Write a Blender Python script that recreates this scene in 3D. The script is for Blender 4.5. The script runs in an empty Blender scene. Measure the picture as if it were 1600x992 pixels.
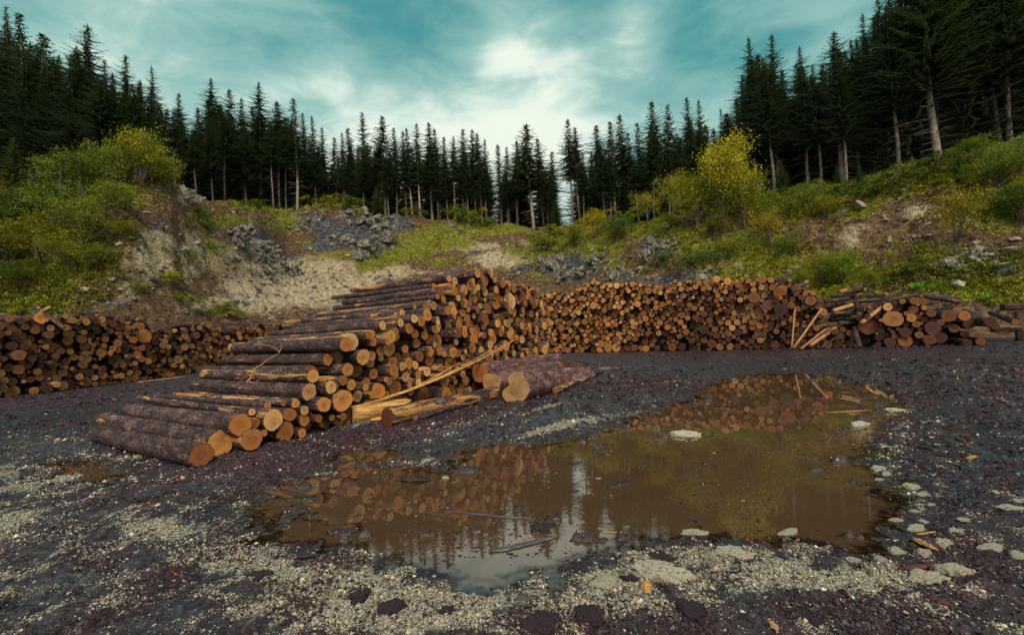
import bpy, math, random
import numpy as np
from mathutils import Vector, Matrix
R = math.radians
random.seed(7); rng = np.random.default_rng(11)
scene = bpy.context.scene

# ------------------------------------------------------------------ camera
FPX = 720.0                                   # focal length in pixels of the 1600 px wide photo
PITCH, ROLL, CAMH = R(1.5), R(2.75), 1.75
_r = Vector((1, 0, 0)); _f = Vector((0, math.cos(PITCH), math.sin(PITCH))); _u = Vector((0, -math.sin(PITCH), math.cos(PITCH)))
camR = _r * math.cos(ROLL) - _u * math.sin(ROLL)
camU = _r * math.sin(ROLL) + _u * math.cos(ROLL)
camL = Vector((0, 0, CAMH))
cd = bpy.data.cameras.new('camera'); cam = bpy.data.objects.new('camera', cd)
scene.collection.objects.link(cam); scene.camera = cam
cd.sensor_width = 36; cd.lens = 36 * FPX / 1600; cd.clip_start = .05; cd.clip_end = 3000
cam.matrix_world = Matrix(((camR.x, camU.x, -_f.x, 0), (camR.y, camU.y, -_f.y, 0), (camR.z, camU.z, -_f.z, CAMH), (0, 0, 0, 1)))

def ray(px, py): return camR * ((px - 800) / FPX) - camU * ((py - 496) / FPX) + _f
def P(px, py, z=0.05):
    d = ray(px, py); return camL + d * ((z - CAMH) / d.z)
def PD(px, py, D):
    d = ray(px, py); return camL + d * (D / d.y)
def project(x, y, z):
    x = np.asarray(x, float); y = np.asarray(y, float); z = np.asarray(z, float) - CAMH
    a = x * camR.x + y * camR.y + z * camR.z; b = x * camU.x + y * camU.y + z * camU.z
    c = np.maximum(x * _f.x + y * _f.y + z * _f.z, 1e-3)
    return 800 + FPX * a / c, 496 - FPX * b / c

# ------------------------------------------------------------------ world, sun, exposure
SUN = Vector((.12, -.72, .70)).normalized()
EXPOSURE = 1.0
SKY_STRENGTH = .05
sd = bpy.data.lights.new('sun', 'SUN'); so = bpy.data.objects.new('sun', sd); scene.collection.objects.link(so)
sd.energy = 1.5; sd.angle = R(22); sd.color = (1, .80, .60)
so.rotation_euler = (-SUN).to_track_quat('-Z', 'Y').to_euler()
scene.view_settings.view_transform = 'Standard'; scene.view_settings.look = 'None'
scene.view_settings.exposure = EXPOSURE; scene.view_settings.gamma = 1
scene.cycles.max_bounces = 5; scene.cycles.diffuse_bounces = 2; scene.cycles.glossy_bounces = 3
scene.cycles.use_denoising = True

class NT:
    """small helper to write node trees"""
    def __init__(s, tree): s.t = tree; s.n = tree.nodes; s.l = tree.links; s.n.clear()
    def new(s, typ, **kw):
        nd = s.n.new(typ)
        for k, v in kw.items():
            if k == 'ins':
                for kk, vv in v.items(): s.put(nd, kk, vv)
            else: setattr(nd, k, v)
        return nd
    def put(s, nd, key, v):
        if hasattr(v, 'is_output') or isinstance(v, bpy.types.NodeSocket): s.l.new(v, nd.inputs[key])
        else: nd.inputs[key].default_value = v
    def m(s, op, a, b=None, c=None, clamp=False):
        nd = s.new('ShaderNodeMath', operation=op, use_clamp=clamp); s.put(nd, 0, a)
        if b is not None: s.put(nd, 1, b)
        if c is not None: s.put(nd, 2, c)
        return nd.outputs[0]
    def vm(s, op, a, b=None):
        nd = s.new('ShaderNodeVectorMath', operation=op); s.put(nd, 0, a)
        if b is not None: s.put(nd, 1, b)
        return nd.outputs[1] if op in ('DOT_PRODUCT', 'LENGTH') else nd.outputs[0]
    def mix(s, f, a, b, mode='MIX'):
        nd = s.new('ShaderNodeMix', data_type='RGBA', blend_type=mode); s.put(nd, 0, f); s.put(nd, 6, a); s.put(nd, 7, b)
        return nd.outputs[2]
    def noise(s, vec, scale, detail=4, rough=.55, dist=0, col=False):
        nd = s.new('ShaderNodeTexNoise'); s.put(nd, 'Vector', vec)
        for k, v in (('Scale', scale), ('Detail', detail), ('Roughness', rough), ('Distortion', dist)): s.put(nd, k, v)
        return nd.outputs[1] if col else nd.outputs[0]
    def voro(s, vec, scale, feature='F1', out='Distance', rnd=1):
        nd = s.new('ShaderNodeTexVoronoi', feature=feature); s.put(nd, 'Vector', vec); s.put(nd, 'Scale', scale); s.put(nd, 'Randomness', rnd)
        return nd.outputs[out]
    def step(s, v, lo, hi, a=0., b=1.):
        nd = s.new('ShaderNodeMapRange', interpolation_type='SMOOTHSTEP'); s.put(nd, 0, v)
        for i, q in enumerate((lo, hi, a, b)): s.put(nd, i + 1, q)
        return nd.outputs[0]
    def ramp(s, f, stops, mode='LINEAR'):
        nd = s.new('ShaderNodeValToRGB'); s.put(nd, 0, f); cr = nd.color_ramp; cr.interpolation = mode
        while len(cr.elements) < len(stops): cr.elements.new(.5)
        for e, (p, c) in zip(cr.elements, stops): e.position = p; e.color = (*c, 1) if len(c) == 3 else c
        return nd.outputs[0]
    def attr(s, name, out='Fac'):
        nd = s.new('ShaderNodeAttribute', attribute_name=name); return nd.outputs[out]
    def scalev(s, v, xyz): return s.vm('MULTIPLY', v, xyz)

w = bpy.data.worlds.new('World'); scene.world = w; w.use_nodes = True
w.cycles.sampling_method = 'MANUAL'; w.cycles.sample_map_resolution = 256
n = NT(w.node_tree)
sky = n.new('ShaderNodeTexSky', sky_type='NISHITA', sun_disc=False, sun_elevation=math.asin(SUN.z), sun_rotation=math.atan2(SUN.x, SUN.y), air_density=1.2, dust_density=2.0, ozone_density=3.0)
geo = n.new('ShaderNodeTexCoord').outputs['Generated']
sep = n.new('ShaderNodeSeparateXYZ'); n.put(sep, 0, geo)
zz = n.m('MAXIMUM', sep.outputs[2], 0.0); zd = n.m('ADD', zz, .32)
comb = n.new('ShaderNodeCombineXYZ'); n.put(comb, 0, n.m('DIVIDE', sep.outputs[0], zd)); n.put(comb, 1, n.m('DIVIDE', sep.outputs[1], zd)); n.put(comb, 2, 3.7)
cl = n.noise(n.vm('ADD', n.scalev(geo, (1.0, 1.0, 2.1)), (3.1, 0, .4)), 2.1, 6, .5, .3)
cl2 = n.noise(n.scalev(geo, (1.0, 1.0, 2.4)), 7.0, 6, .58, .4)
cover = n.m('ADD', n.m('MULTIPLY', n.m('SUBTRACT', cl, .5), 1.3), n.m('MULTIPLY', n.m('SUBTRACT', cl2, .5), 1.15))
cover = n.m('ADD', cover, n.step(zz, .52, .12, .04, .48))
cover = n.m('ADD', cover, n.step(n.m('MULTIPLY', sep.outputs[1], -1.0), -.2, .7, 0.0, .9))   # unseen brighter overcast added behind the viewer as soft fill light
# banks of cloud and open gaps, as directions in the sky: (px, py, width, weight)
for (px, py, sharp, wt) in ((760, 215, 10, .34), (620, 195, 14, .38), (700, 260, 20, .2), (480, 230, 14, .20), (880, 180, 26, .22), (800, 65, 110, .46), (880, 95, 80, .34), (985, 62, 130, .46), (930, 110, 70, .16), (545, 110, 90, .20), (1130, 150, 60, .16),
                            (110, 70, 12, .26), (230, 110, 18, .12), (1300, 25, 40, .26), (590, 30, 26, -.40), (420, 70, 24, -.14), (690, 100, 60, -.22), (1090, 120, 40, -.30), (900, 10, 40, -.34), (1180, 60, 30, -.12), (1000, 160, 160, -.12), (40, 0, 40, -.1)):
    d = ray(px, py).normalized()
    dt = n.vm('DOT_PRODUCT', geo, tuple(d))
    g = n.m('POWER', n.m('MAXIMUM', dt, 0.0), float(sharp) * 6)
    cover = n.m('ADD', cover, n.m('MULTIPLY', g, wt))
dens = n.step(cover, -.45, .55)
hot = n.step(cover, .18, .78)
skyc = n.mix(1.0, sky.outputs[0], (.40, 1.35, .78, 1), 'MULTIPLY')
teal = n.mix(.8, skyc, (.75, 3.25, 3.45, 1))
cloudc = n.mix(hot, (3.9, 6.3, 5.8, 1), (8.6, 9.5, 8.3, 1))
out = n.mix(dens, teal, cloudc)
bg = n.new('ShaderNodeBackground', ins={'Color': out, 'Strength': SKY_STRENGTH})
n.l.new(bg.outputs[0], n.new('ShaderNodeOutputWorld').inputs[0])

# ------------------------------------------------------------------ numeric noise
_perm = rng.permutation(4096)
def vnoise(x, y, seed=0):
    x = np.asarray(x, float); y = np.asarray(y, float)
    xi = np.floor(x).astype(int); yi = np.floor(y).astype(int); fx = x - xi; fy = y - yi
    def g(ix, iy):
        h = _perm[(_perm[(ix + seed * 37) & 4095] + iy * 13 + seed) & 4095]; a = h * (2 * math.pi / 4096) * 7
        return np.cos(a), np.sin(a)
    def dot(ix, iy, dx, dy): c, s_ = g(ix, iy); return c * dx + s_ * dy
    u = fx * fx * fx * (fx * (fx * 6 - 15) + 10); v = fy * fy * fy * (fy * (fy * 6 - 15) + 10)
    a = dot(xi, yi, fx, fy); b = dot(xi + 1, yi, fx - 1, fy); c = dot(xi, yi + 1, fx, fy - 1); d = dot(xi + 1, yi + 1, fx - 1, fy - 1)
    return ((a * (1 - u) + b * u) * (1 - v) + (c * (1 - u) + d * u) * v) * 1.4
def fbm(x, y, oct=4, seed=0, gain=.5):
    t = 0; a = 1
    for i in range(oct): t = t + a * vnoise(x * 2 ** i + 17.3 * i, y * 2 ** i - 9.1 * i, seed + i); a *= gain
    return t
def ridged(x, y, oct=4, seed=0):
    t = 0; a = 1
    for i in range(oct): t = t + a * (1 - np.abs(vnoise(x * 2 ** i + 7 * i, y * 2 ** i + 3 * i, seed + i)) * 2); a *= .5
    return t / 1.9
def sm(x, a, b):
    t = np.clip((np.asarray(x, float) - a) / (b - a), 0, 1); return t * t * (3 - 2 * t)

# ------------------------------------------------------------------ mesh helpers
def tag(o, label=None, cat=None, group=None, kind=None):
    for k, v in (('label', label), ('category', cat), ('group', group), ('kind', kind)):
        if v: o[k] = v
    return o
def new_obj(name, data, parent=None):
    o = bpy.data.objects.new(name, data); scene.collection.objects.link(o)
    if parent: o.parent = parent
    return o
def make_mesh(name, V, faces, mats, mi=None, attrs=None, smooth=False):
    """V (n,3); faces: list of (m,k) index arrays; mi: list of material index (int or array) per face array"""
    me = bpy.data.meshes.new(name); V = np.asarray(V, np.float32); faces = [np.asarray(f, np.int32) for f in faces if len(f)]
    me.vertices.add(len(V)); me.vertices.foreach_set('co', V.ravel())
    li = np.concatenate([f.ravel() for f in faces]); tot = np.concatenate([np.full(len(f), f.shape[1], np.int32) for f in faces])
    st = np.concatenate([[0], np.cumsum(tot)[:-1]]).astype(np.int32)
    me.loops.add(len(li)); me.loops.foreach_set('vertex_index', li)
    me.polygons.add(len(tot)); me.polygons.foreach_set('loop_start', st); me.polygons.foreach_set('loop_total', tot)
    for m_ in (mats if isinstance(mats, (list, tuple)) else [mats]): me.materials.append(m_)
    if mi is not None:
        me.polygons.foreach_set('material_index', np.concatenate([np.full(len(f), m_, np.int32) if np.isscalar(m_) else np.asarray(m_, np.int32) for f, m_ in zip(faces, mi)]))
    me.polygons.foreach_set('use_smooth', np.full(len(tot), smooth))
    for k, v in (attrs or {}).items():
        v = np.asarray(v, np.float32)
        if v.ndim == 1: a = me.attributes.new(k, 'FLOAT', 'POINT'); a.data.foreach_set('value', v)
        elif v.shape[1] == 4: a = me.attributes.new(k, 'FLOAT_COLOR', 'POINT'); a.data.foreach_set('color', v.ravel())
        else: a = me.attributes.new(k, 'FLOAT_VECTOR', 'POINT'); a.data.foreach_set('vector', v.ravel())
    me.update(calc_edges=True); return me
class Buf:
    def __init__(s): s.V = []; s.F = {}; s.n = 0; s.A = {}
    def add(s, V, faces, mi=0, **attrs):
        V = np.asarray(V, float)
        for f in faces:
            if len(f): s.F.setdefault((np.shape(f)[1], mi), []).append(np.asarray(f) + s.n)
        s.V.append(V); s.n += len(V)
        for k, v in attrs.items():
            v = np.asarray(v, float)
            if v.ndim == 0: v = np.full(len(V), float(v))
            elif v.ndim == 1 and len(v) == 3 and len(V) != 3: v = np.tile(v, (len(V), 1))
            s.A.setdefault(k, []).append(v)
    def mesh(s, name, mats, smooth=False):
        ks = list(s.F); return make_mesh(name, np.concatenate(s.V), [np.concatenate(s.F[k]) for k in ks], mats, [k[1] for k in ks], {k: np.concatenate(v) for k, v in s.A.items()}, smooth)
def tube(pts, rad, sides=8, cap=True, jitter=0.0):
    pts = np.asarray(pts, float); k = len(pts); rad = np.broadcast_to(np.asarray(rad, float), (k,))
    T = np.gradient(pts, axis=0); T /= np.linalg.norm(T, axis=1)[:, None] + 1e-9
    ref = np.array([0, 0, 1.]) if abs(T[0][2]) < .8 else np.array([1., 0, 0])
    A = np.cross(T, ref); A /= np.linalg.norm(A, axis=1)[:, None]; B = np.cross(T, A)
    a = np.linspace(0, 2 * math.pi, sides, endpoint=False)
    rr = rad[:, None] * (1 + jitter * rng.normal(size=(k, sides)))
    V = pts[:, None] + (A[:, None] * np.cos(a)[None, :, None] + B[:, None] * np.sin(a)[None, :, None]) * rr[..., None]
    V = V.reshape(-1, 3); i = np.arange(k - 1)[:, None] * sides; j = np.arange(sides)[None]; jn = (j + 1) % sides
    Q = np.stack([i + j, i + jn, i + sides + jn, i + sides + j], -1).reshape(-1, 4); F = [Q]
    if cap:
        V = np.vstack([V, pts[0], pts[-1]]); c0 = k * sides; j = np.arange(sides); jn = (j + 1) % sides
        F.append(np.concatenate([np.stack([np.full(sides, c0), jn, j], -1), np.stack([np.full(sides, c0 + 1), (k - 1) * sides + j, (k - 1) * sides + jn], -1)]))
    return V, F
def ico(sub=1):
    import bmesh
    bm = bmesh.new(); bmesh.ops.create_icosphere(bm, subdivisions=sub, radius=1); bm.verts.ensure_lookup_table()
    V = np.array([v.co[:] for v in bm.verts]); F = np.array([[v.index for v in f.verts] for f in bm.faces]); bm.free(); return V, F

# ------------------------------------------------------------------ ground height
def poly_sdf(x, y, poly):
    """signed distance, negative inside"""
    x = np.asarray(x, float); y = np.asarray(y, float); d = np.full(x.shape, 1e9); ins = np.zeros(x.shape, bool)
    for (ax, ay), (bx, by) in zip(poly, poly[1:] + poly[:1]):
        ex, ey = bx - ax, by - ay; wx, wy = x - ax, y - ay
        t = np.clip((wx * ex + wy * ey) / (ex * ex + ey * ey + 1e-9), 0, 1)
        d = np.minimum(d, np.hypot(wx - ex * t, wy - ey * t))
        c = ((ay > y) != (by > y)) & (x < (bx - ax) * (y - ay) / ((by - ay) if by != ay else 1e-9) + ax); ins ^= c
    return np.where(ins, -d, d)
def wpoly(pts): return [tuple(P(a, b, 0.0)[:2]) for a, b in pts]
PUDDLES = [wpoly(p) for p in (
    [(405, 768), (375, 812), (425, 850), (520, 868), (600, 885), (660, 897), (700, 915), (745, 926), (790, 922), (850, 902), (905, 885), (950, 862), (1010, 850), (1100, 842), (1180, 848), (1250, 856), (1330, 862), (1392, 860), (1412, 825), (1402, 775), (1375, 720), (1385, 680), (1420, 640), (1400, 612), (1350, 590), (1290, 577), (1200, 571), (1130, 578), (1100, 600), (1080, 625), (1000, 648), (970, 662), (920, 682), (840, 694), (745, 697), (705, 712), (690, 735), (640, 722), (610, 700), (560, 696), (520, 712), (530, 735), (460, 748)],
    [(70, 722), (150, 716), (215, 728), (200, 748), (120, 756), (60, 742)],
    [(-60, 652), (40, 648), (90, 655), (60, 668), (-60, 674)],
    [(1020, 583), (1085, 580), (1100, 586), (1050, 592), (1010, 590)],
    [(610, 744), (640, 738), (680, 742), (640, 752)])]
def puddle_d(x, y):
    d = np.full(np.shape(x), 1e9)
    for p in PUDDLES: d = np.minimum(d, poly_sdf(x, y, p))
    return d
RAISE = .15
RUTS = [[tuple(P(a, b, .05)[:2]) for a, b in l] for l in ([(-120, 700), (60, 668), (240, 632), (420, 596)], [(-120, 664), (60, 640), (240, 612), (400, 584)], [(640, 742), (760, 690), (880, 645), (1000, 597), (1200, 560), (1650, 551)], [(600, 722), (720, 676), (850, 628), (960, 586), (1150, 556), (1650, 546)],
    [(1700, 690), (1560, 640), (1440, 592), (1290, 560), (1000, 562)], [(1700, 800), (1560, 715), (1460, 640), (1400, 580), (1330, 552)], [(1760, 860), (1600, 750), (1510, 670), (1450, 600), (1400, 556)], [(-80, 900), (120, 800), (260, 770), (480, 735)], [(-60, 1010), (140, 900), (300, 840), (430, 800)])]
def rut_d(x, y):
    d = np.full(np.shape(x), 1e9)
    for l in RUTS:
        for (ax, ay), (bx, by) in zip(l, l[1:]):
            ex, ey = bx - ax, by - ay; t = np.clip(((x - ax) * ex + (y - ay) * ey) / (ex * ex + ey * ey), 0, 1); d = np.minimum(d, np.hypot(x - ax - ex * t, y - ay - ey * t))
    return d
def gh(x, y, fine=True):
    x = np.asarray(x, float); y = np.asarray(y, float); r = np.hypot(x, y)
    d = puddle_d(x, y) + (.16 * fbm(x * 1.1, y * 1.1, 4, 3) + .05 * fbm(x * 6, y * 6, 2, 9)) * np.clip(r / 6, .5, 2)
    h = .058 * sm(d, -.05, 1.3) + .006 - .020 * sm(-d, -.12, .3) - .060 * sm(-d, .0, 1.1)
    h = h + .016 * np.exp(-(d / .5) ** 2) * fbm(x * 3.1, y * 4.2, 4, 58, .6) + RAISE * sm(r, 12, 21)
    # wheel ruts that run along the stack
    u = x * .55 + y * .83; vv = x * .83 - y * .55
    h = h + sm(d, .1, 1.0) * (.022 * fbm(x * 1.3, y * 1.3, 3, 5) + .028 * np.sin(vv * 3.1 + .8 * fbm(x * .3, y * .3, 2, 8)) * sm(vnoise(x * .15, y * .15, 4), -.2, .3))
    rd_ = rut_d(x, y) + .05 * vnoise(x * 1.1, y * 1.1, 33); on = sm(d, .15, .8) * (.55 + .45 * np.clip(vnoise(x * .4, y * .4, 34) * 3, -1, 1))
    h = h + on * (-.034 * np.exp(-(rd_ / .20) ** 4) + .022 * np.exp(-((rd_ - .30) / .09) ** 2) + .010 * np.exp(-(rd_ / .2) ** 4) * np.sin(u * 28 + 6 * np.abs(rd_)))
    if fine: h = h + (.010 + .012 * sm(d, 0, .5)) * fbm(x * 7, y * 7, 4, 21, .6) + sm(d, -.1, .4) * .008 * ridged(x * 3 , y * 3, 3, 31)
    # drowned debris that breaks the surface
    h = h + .085 * sm(-d, 0, .3) * sm(fbm(x * 2.2, y * 3.5, 4, 40), .50, .85)
    h = h + .042 * sm(-x, .2, 1.6) * sm(-d, -.1, .1) * sm(fbm(x * 1.6 + 5, y * 2.6, 4, 47), .12, .6)
    return h

# ------------------------------------------------------------------ hill height: foot and rim of the quarry along the azimuth
RIM = [(-900, 380, 44), (-400, 350, 42), (0, 338, 42), (120, 318, 40), (200, 300, 40), (270, 292, 45), (330, 313, 53), (400, 325, 60), (450, 330, 68), (540, 322, 70), (620, 340, 74), (700, 346, 76), (800, 355, 76), (860, 360, 72), (930, 350, 62),
       (1000, 348, 56), (1060, 335, 50), (1140, 322, 47), (1250, 302, 44), (1350, 285, 42), (1450, 258, 40), (1530, 238, 39), (1600, 220, 38), (1900, 160, 38), (2500, 100, 38)]
FOOT = [(-900, 24), (0, 22), (150, 25), (300, 32), (450, 39), (600, 44), (850, 38), (1000, 35), (1240, 28.5), (1400, 24.5), (1600, 22.5), (2500, 22)]
_rp = [PD(a, b, c) for a, b, c in RIM]; _ra = np.array([p.x / p.y for p in _rp]); _rd = np.array([p.y for p in _rp]); _rz = np.array([p.z for p in _rp])
_fa = np.array([(a - 800) / FPX for a, b in FOOT]); _fd = np.array([b for a, b in FOOT])
def hill_h(x, y, rough=True):
    x = np.asarray(x, float); y = np.asarray(y, float); a = np.clip(x / np.maximum(y, 1), -3, 3)
    a2 = a + .02 * vnoise(x * .08, y * .08, 50)
    fd = np.interp(a2, _fa, _fd); rd = np.interp(a2, _ra, _rd); rz = np.interp(a2, _ra, _rz)
    s = (y - fd) / (rd - fd)
    base = .1; sc = np.clip(s, 0, 1)
    px = a * FPX + 800
    cl = np.exp(-((px - 540) / 190) ** 2)                        # rock step below the rim in the bowl
    prof = sc ** 1.12 * .80 + .20 * sm(s, .55, .8)
    prof = prof * (1 - cl) + cl * (.62 * sc ** .9 + .38 * sm(s, .70, .86))
    h = base + (rz - base) * prof + np.clip(s - 1, 0, 9) * (rd - fd) * .05
    h = np.where(s < 0, base + s * 6, h)
    if rough:
        e = sm(s, 0, .12) * (1 - .75 * sm(s, .93, 1.05))
        h = h + e * (1.1 * fbm(x * .13, y * .13, 3, 60) + .9 * (ridged(x * .22, y * .16, 4, 66) - .6) + .35 * fbm(x * .8, y * .8, 4, 70, .6))
        q = fbm(x * .35, y * .35, 3, 75)
        h = h + e * .6 * np.round(q * 3) / 3 * sm(q, .0, .4)
    return h
def hill_at(px, py, d0=20, d1=110):
    """where the line of sight through a pixel meets the hill"""
    d = ray(px, py); D = np.arange(d0, d1, .15); k = D / d.y
    X, Y, Z = d.x * k, D, CAMH + d.z * k
    H = hill_h(X, Y); i = np.argmax(H > Z)
    if not (H > Z).any(): i = int(np.argmin(np.abs(Z - H)))
    return Vector((X[i], Y[i], float(H[i])))
def hill_z(x, y): return float(hill_h(np.array([x]), np.array([y]))[0])
def ground_z(x, y): return float(gh(np.array([x]), np.array([y]))[0])

# ------------------------------------------------------------------ materials
def new_mat(name):
    m = bpy.data.materials.new(name); m.use_nodes = True; return m, NT(m.node_tree)
def finish(n, col, rough=.8, bump=None, bstr=.5, bdist=.02, spec=.5, extra=None):
    p = n.new('ShaderNodeBsdfPrincipled'); n.put(p, 'Base Color', col); n.put(p, 'Roughness', rough); n.put(p, 'Specular IOR Level', spec)
    if bump is not None:
        b = n.new('ShaderNodeBump', ins={'Strength': bstr, 'Distance': bdist, 'Height': bump}); n.l.new(b.outputs[0], p.inputs['Normal'])
    for k, v in (extra or {}).items(): n.put(p, k, v)
    n.l.new(p.outputs[0], n.new('ShaderNodeOutputMaterial').inputs[0]); return p
def g(*c): return (*c, 1)

def mat_ground():
    m, n = new_mat('yard_ground'); pos = n.new('ShaderNodeNewGeometry').outputs['Position']
    gr = n.attr('gravel'); mu = n.attr('mulch'); wet = n.attr('wet'); trk = n.attr('track')
    n1 = n.noise(pos, 3.0, 6, .6); n2 = n.noise(pos, 24, 5, .65); n3 = n.noise(pos, 90, 3, .6)
    # stretched along the wheel tracks
    mp = n.new('ShaderNodeMapping'); n.put(mp, 0, pos); mp.inputs['Rotation'].default_value = (0, 0, R(-35)); mp.inputs['Scale'].default_value = (7, 1.6, 1)
    n4 = n.noise(mp.outputs[0], 1.6, 6, .62)
    mud = n.ramp(n.m('ADD', n.m('MULTIPLY', n2, .6), n.m('MULTIPLY', n4, .4)), [(.3, (.007, .006, .009)), (.46, (.020, .016, .023)), (.56, (.042, .037, .046)), (.68, (.10, .09, .09))])
    mul = n.ramp(n.m('ADD', n.m('MULTIPLY', n2, .5), n.m('MULTIPLY', n3, .5)), [(.3, (.014, .006, .012)), (.48, (.038, .014, .024)), (.58, (.085, .033, .042)), (.72, (.17, .085, .075))])
    base = n.mix(mu, mud, mul)
    base = n.mix(n.m('MULTIPLY', trk, n.step(n4, .35, .65)), base, n.mix(n.step(n2, .4, .62), g(.032, .032, .044), g(.105, .108, .125)))
    base = n.mix(n.m('MULTIPLY', wet, .45, clamp=True), base, n.mix(1.0, base, g(.42, .42, .46), 'MULTIPLY'))
    vc = n.voro(pos, 62, out='Color'); vd = n.voro(pos, 62)
    sx = n.new('ShaderNodeSeparateXYZ'); n.put(sx, 0, vc)
    stone = n.ramp(sx.outputs[0], [(0, (.07, .06, .06)), (.25, (.24, .21, .165)), (.55, (.44, .40, .30)), (.8, (.24, .26, .25)), (1, (.55, .52, .42))])
    big = n.step(n.m('ADD', n.m('MULTIPLY', n4, .7), n.m('MULTIPLY', n1, .3)), .36, .62)
    thr = n.m('ADD', gr, n.m('MULTIPLY', n.m('SUBTRACT', n.m('ADD', n.m('MULTIPLY', n4, .55), n.m('MULTIPLY', n2, .45)), .5), 1.9))
    cov = n.m('MULTIPLY', n.step(thr, .42, .62), n.step(sx.outputs[1], .12, .22), clamp=True)
    # scattered single pale stones everywhere
    v2 = n.voro(pos, 17, out='Distance'); c2 = n.voro(pos, 17, out='Color'); s2 = n.new('ShaderNodeSeparateXYZ'); n.put(s2, 0, c2)
    fleck = n.m('MULTIPLY', n.step(v2, .30, .16), n.step(s2.outputs[0], .86, .9))
    col = n.mix(cov, base, stone); col = n.mix(n.m('MULTIPLY', fleck, .8), col, g(.42, .40, .34))
    # under water: silt
    col = n.mix(n.attr('silt'), col, n.mix(n2, g(.085, .050, .030), g(.15, .092, .055)))
    rough = n.m('ADD', n.m('MULTIPLY', n.step(n.m('ADD', n1, n.m('MULTIPLY', wet, .40)), .42, .75), -.52), .80)
    rough = n.m('MAXIMUM', rough, n.m('MULTIPLY', cov, .75))
    bump = n.m('ADD', n.m('MULTIPLY', n2, .5), n.m('ADD', n.m('MULTIPLY', n3, .2), n.m('MULTIPLY', n.m('MULTIPLY', vd, cov), -.9)))
    finish(n, col, rough, bump, .9, .03, .35); return m

def mat_hill():
    m, n = new_mat('quarry_slope'); pos = n.new('ShaderNodeNewGeometry').outputs['Position']; nor = n.new('ShaderNodeNewGeometry').outputs['Normal']
    gra = n.attr('grass'); roc = n.attr('rock'); tan = n.attr('tan'); dk = n.attr('dark')
    n1 = n.noise(pos, .45, 6, .62); n2 = n.noise(pos, 2.2, 7, .68); n3 = n.noise(pos, 9, 5, .65)
    scree = n.ramp(n.m('ADD', n.m('MULTIPLY', n2, .6), n.m('MULTIPLY', n3, .4)), [(.30, (.07, .048, .036)), (.41, (.26, .195, .125)), (.52, (.50, .42, .285)), (.65, (.68, .62, .46))])
    soil = n.ramp(n.m('ADD', n.m('MULTIPLY', n2, .6), n.m('MULTIPLY', n3, .4)), [(.32, (.022, .014, .015)), (.45, (.085, .053, .040)), (.56, (.22, .14, .070)), (.68, (.38, .27, .15))])
    mp = n.new('ShaderNodeMapping'); n.put(mp, 0, pos); mp.inputs['Scale'].default_value = (1, 1, 2.4)
    cr = n.voro(n.vm('ADD', mp.outputs[0], n.vm('MULTIPLY', n.noise(pos, 1.2, 4, .6, col=True), (1.4, 1.4, 1.4))), 1.1, 'DISTANCE_TO_EDGE')
    cr2 = n.voro(mp.outputs[0], 3.4, 'DISTANCE_TO_EDGE')
    rock = n.ramp(n.m('ADD', n.m('MULTIPLY', n2, .55), n.m('MULTIPLY', n3, .45)), [(.32, (.020, .022, .030)), (.45, (.065, .068, .082)), (.55, (.16, .165, .18)), (.68, (.36, .36, .34))])
    rock = n.mix(n.m('MULTIPLY', n.step(n.m('MINIMUM', cr, n.m('MULTIPLY', cr2, 2.0)), .10, .0), .75), rock, g(.016, .015, .020))
    green = n.ramp(n.m('ADD', n.m('MULTIPLY', n2, .5), n.m('MULTIPLY', n3, .5)), [(.3, (.036, .044, .010)), (.45, (.120, .135, .022)), (.57, (.28, .28, .045)), (.7, (.44, .40, .10))])
    col = n.mix(n.step(n.m('ADD', tan, n.m('MULTIPLY', n.m('SUBTRACT', n1, .5), 1.2)), .35, .65), soil, scree)
    col = n.mix(n.step(n.m('ADD', roc, n.m('MULTIPLY', n.m('SUBTRACT', n.m('ADD', n.m('MULTIPLY', n1, .5), n.m('MULTIPLY', n2, .5)), .5), 1.6)), .42, .58), col, rock)
    gm = n.m('ADD', gra, n.m('MULTIPLY', n.m('SUBTRACT', n.m('ADD', n.m('MULTIPLY', n1, .35), n.m('ADD', n.m('MULTIPLY', n2, .4), n.m('MULTIPLY', n3, .25))), .5), 2.4))
    col = n.mix(n.step(gm, .42, .66), col, green)
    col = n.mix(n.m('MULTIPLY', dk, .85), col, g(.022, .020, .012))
    bump = n.m('ADD', n.m('MULTIPLY', n2, 1.0), n.m('ADD', n.m('MULTIPLY', n3, .5), n.m('MULTIPLY', n.m('MINIMUM', cr, .12), 2.5)))
    finish(n, col, .92, bump, 1.0, .35, .15); return m

def mat_water():
    m, n = new_mat('muddy_water'); pos = n.new('ShaderNodeNewGeometry').outputs['Position']
    col = n.mix(n.noise(pos, .5, 4), g(.060, .032, .018), g(.100, .058, .032))
    p = finish(n, col, .02, n.noise(pos, 2.5, 3), .015, .02, .5, {'IOR': 2.0})
    gl = n.new('ShaderNodeBsdfGlossy', ins={'Roughness': .015}); tr = n.new('ShaderNodeBsdfTransparent'); n.put(tr, 0, g(.80, .70, .60)); fr = n.new('ShaderNodeFresnel', ins={'IOR': 1.6})
    clear = n.new('ShaderNodeMixShader'); n.l.new(fr.outputs[0], clear.inputs[0]); n.l.new(tr.outputs[0], clear.inputs[1]); n.l.new(gl.outputs[0], clear.inputs[2])
    mx = n.new('ShaderNodeMixShader'); n.put(mx, 0, n.step(n.m('ADD', n.attr('depth'), n.m('MULTIPLY', n.m('SUBTRACT', n.noise(pos, 4, 4), .5), .016)), -.002, .022)); n.l.new(clear.outputs[0], mx.inputs[1]); n.l.new(p.outputs[0], mx.inputs[2])
    o_ = [x for x in n.n if x.bl_idname == 'ShaderNodeOutputMaterial'][0]; n.l.new(mx.outputs[0], o_.inputs[0]); return m

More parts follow.
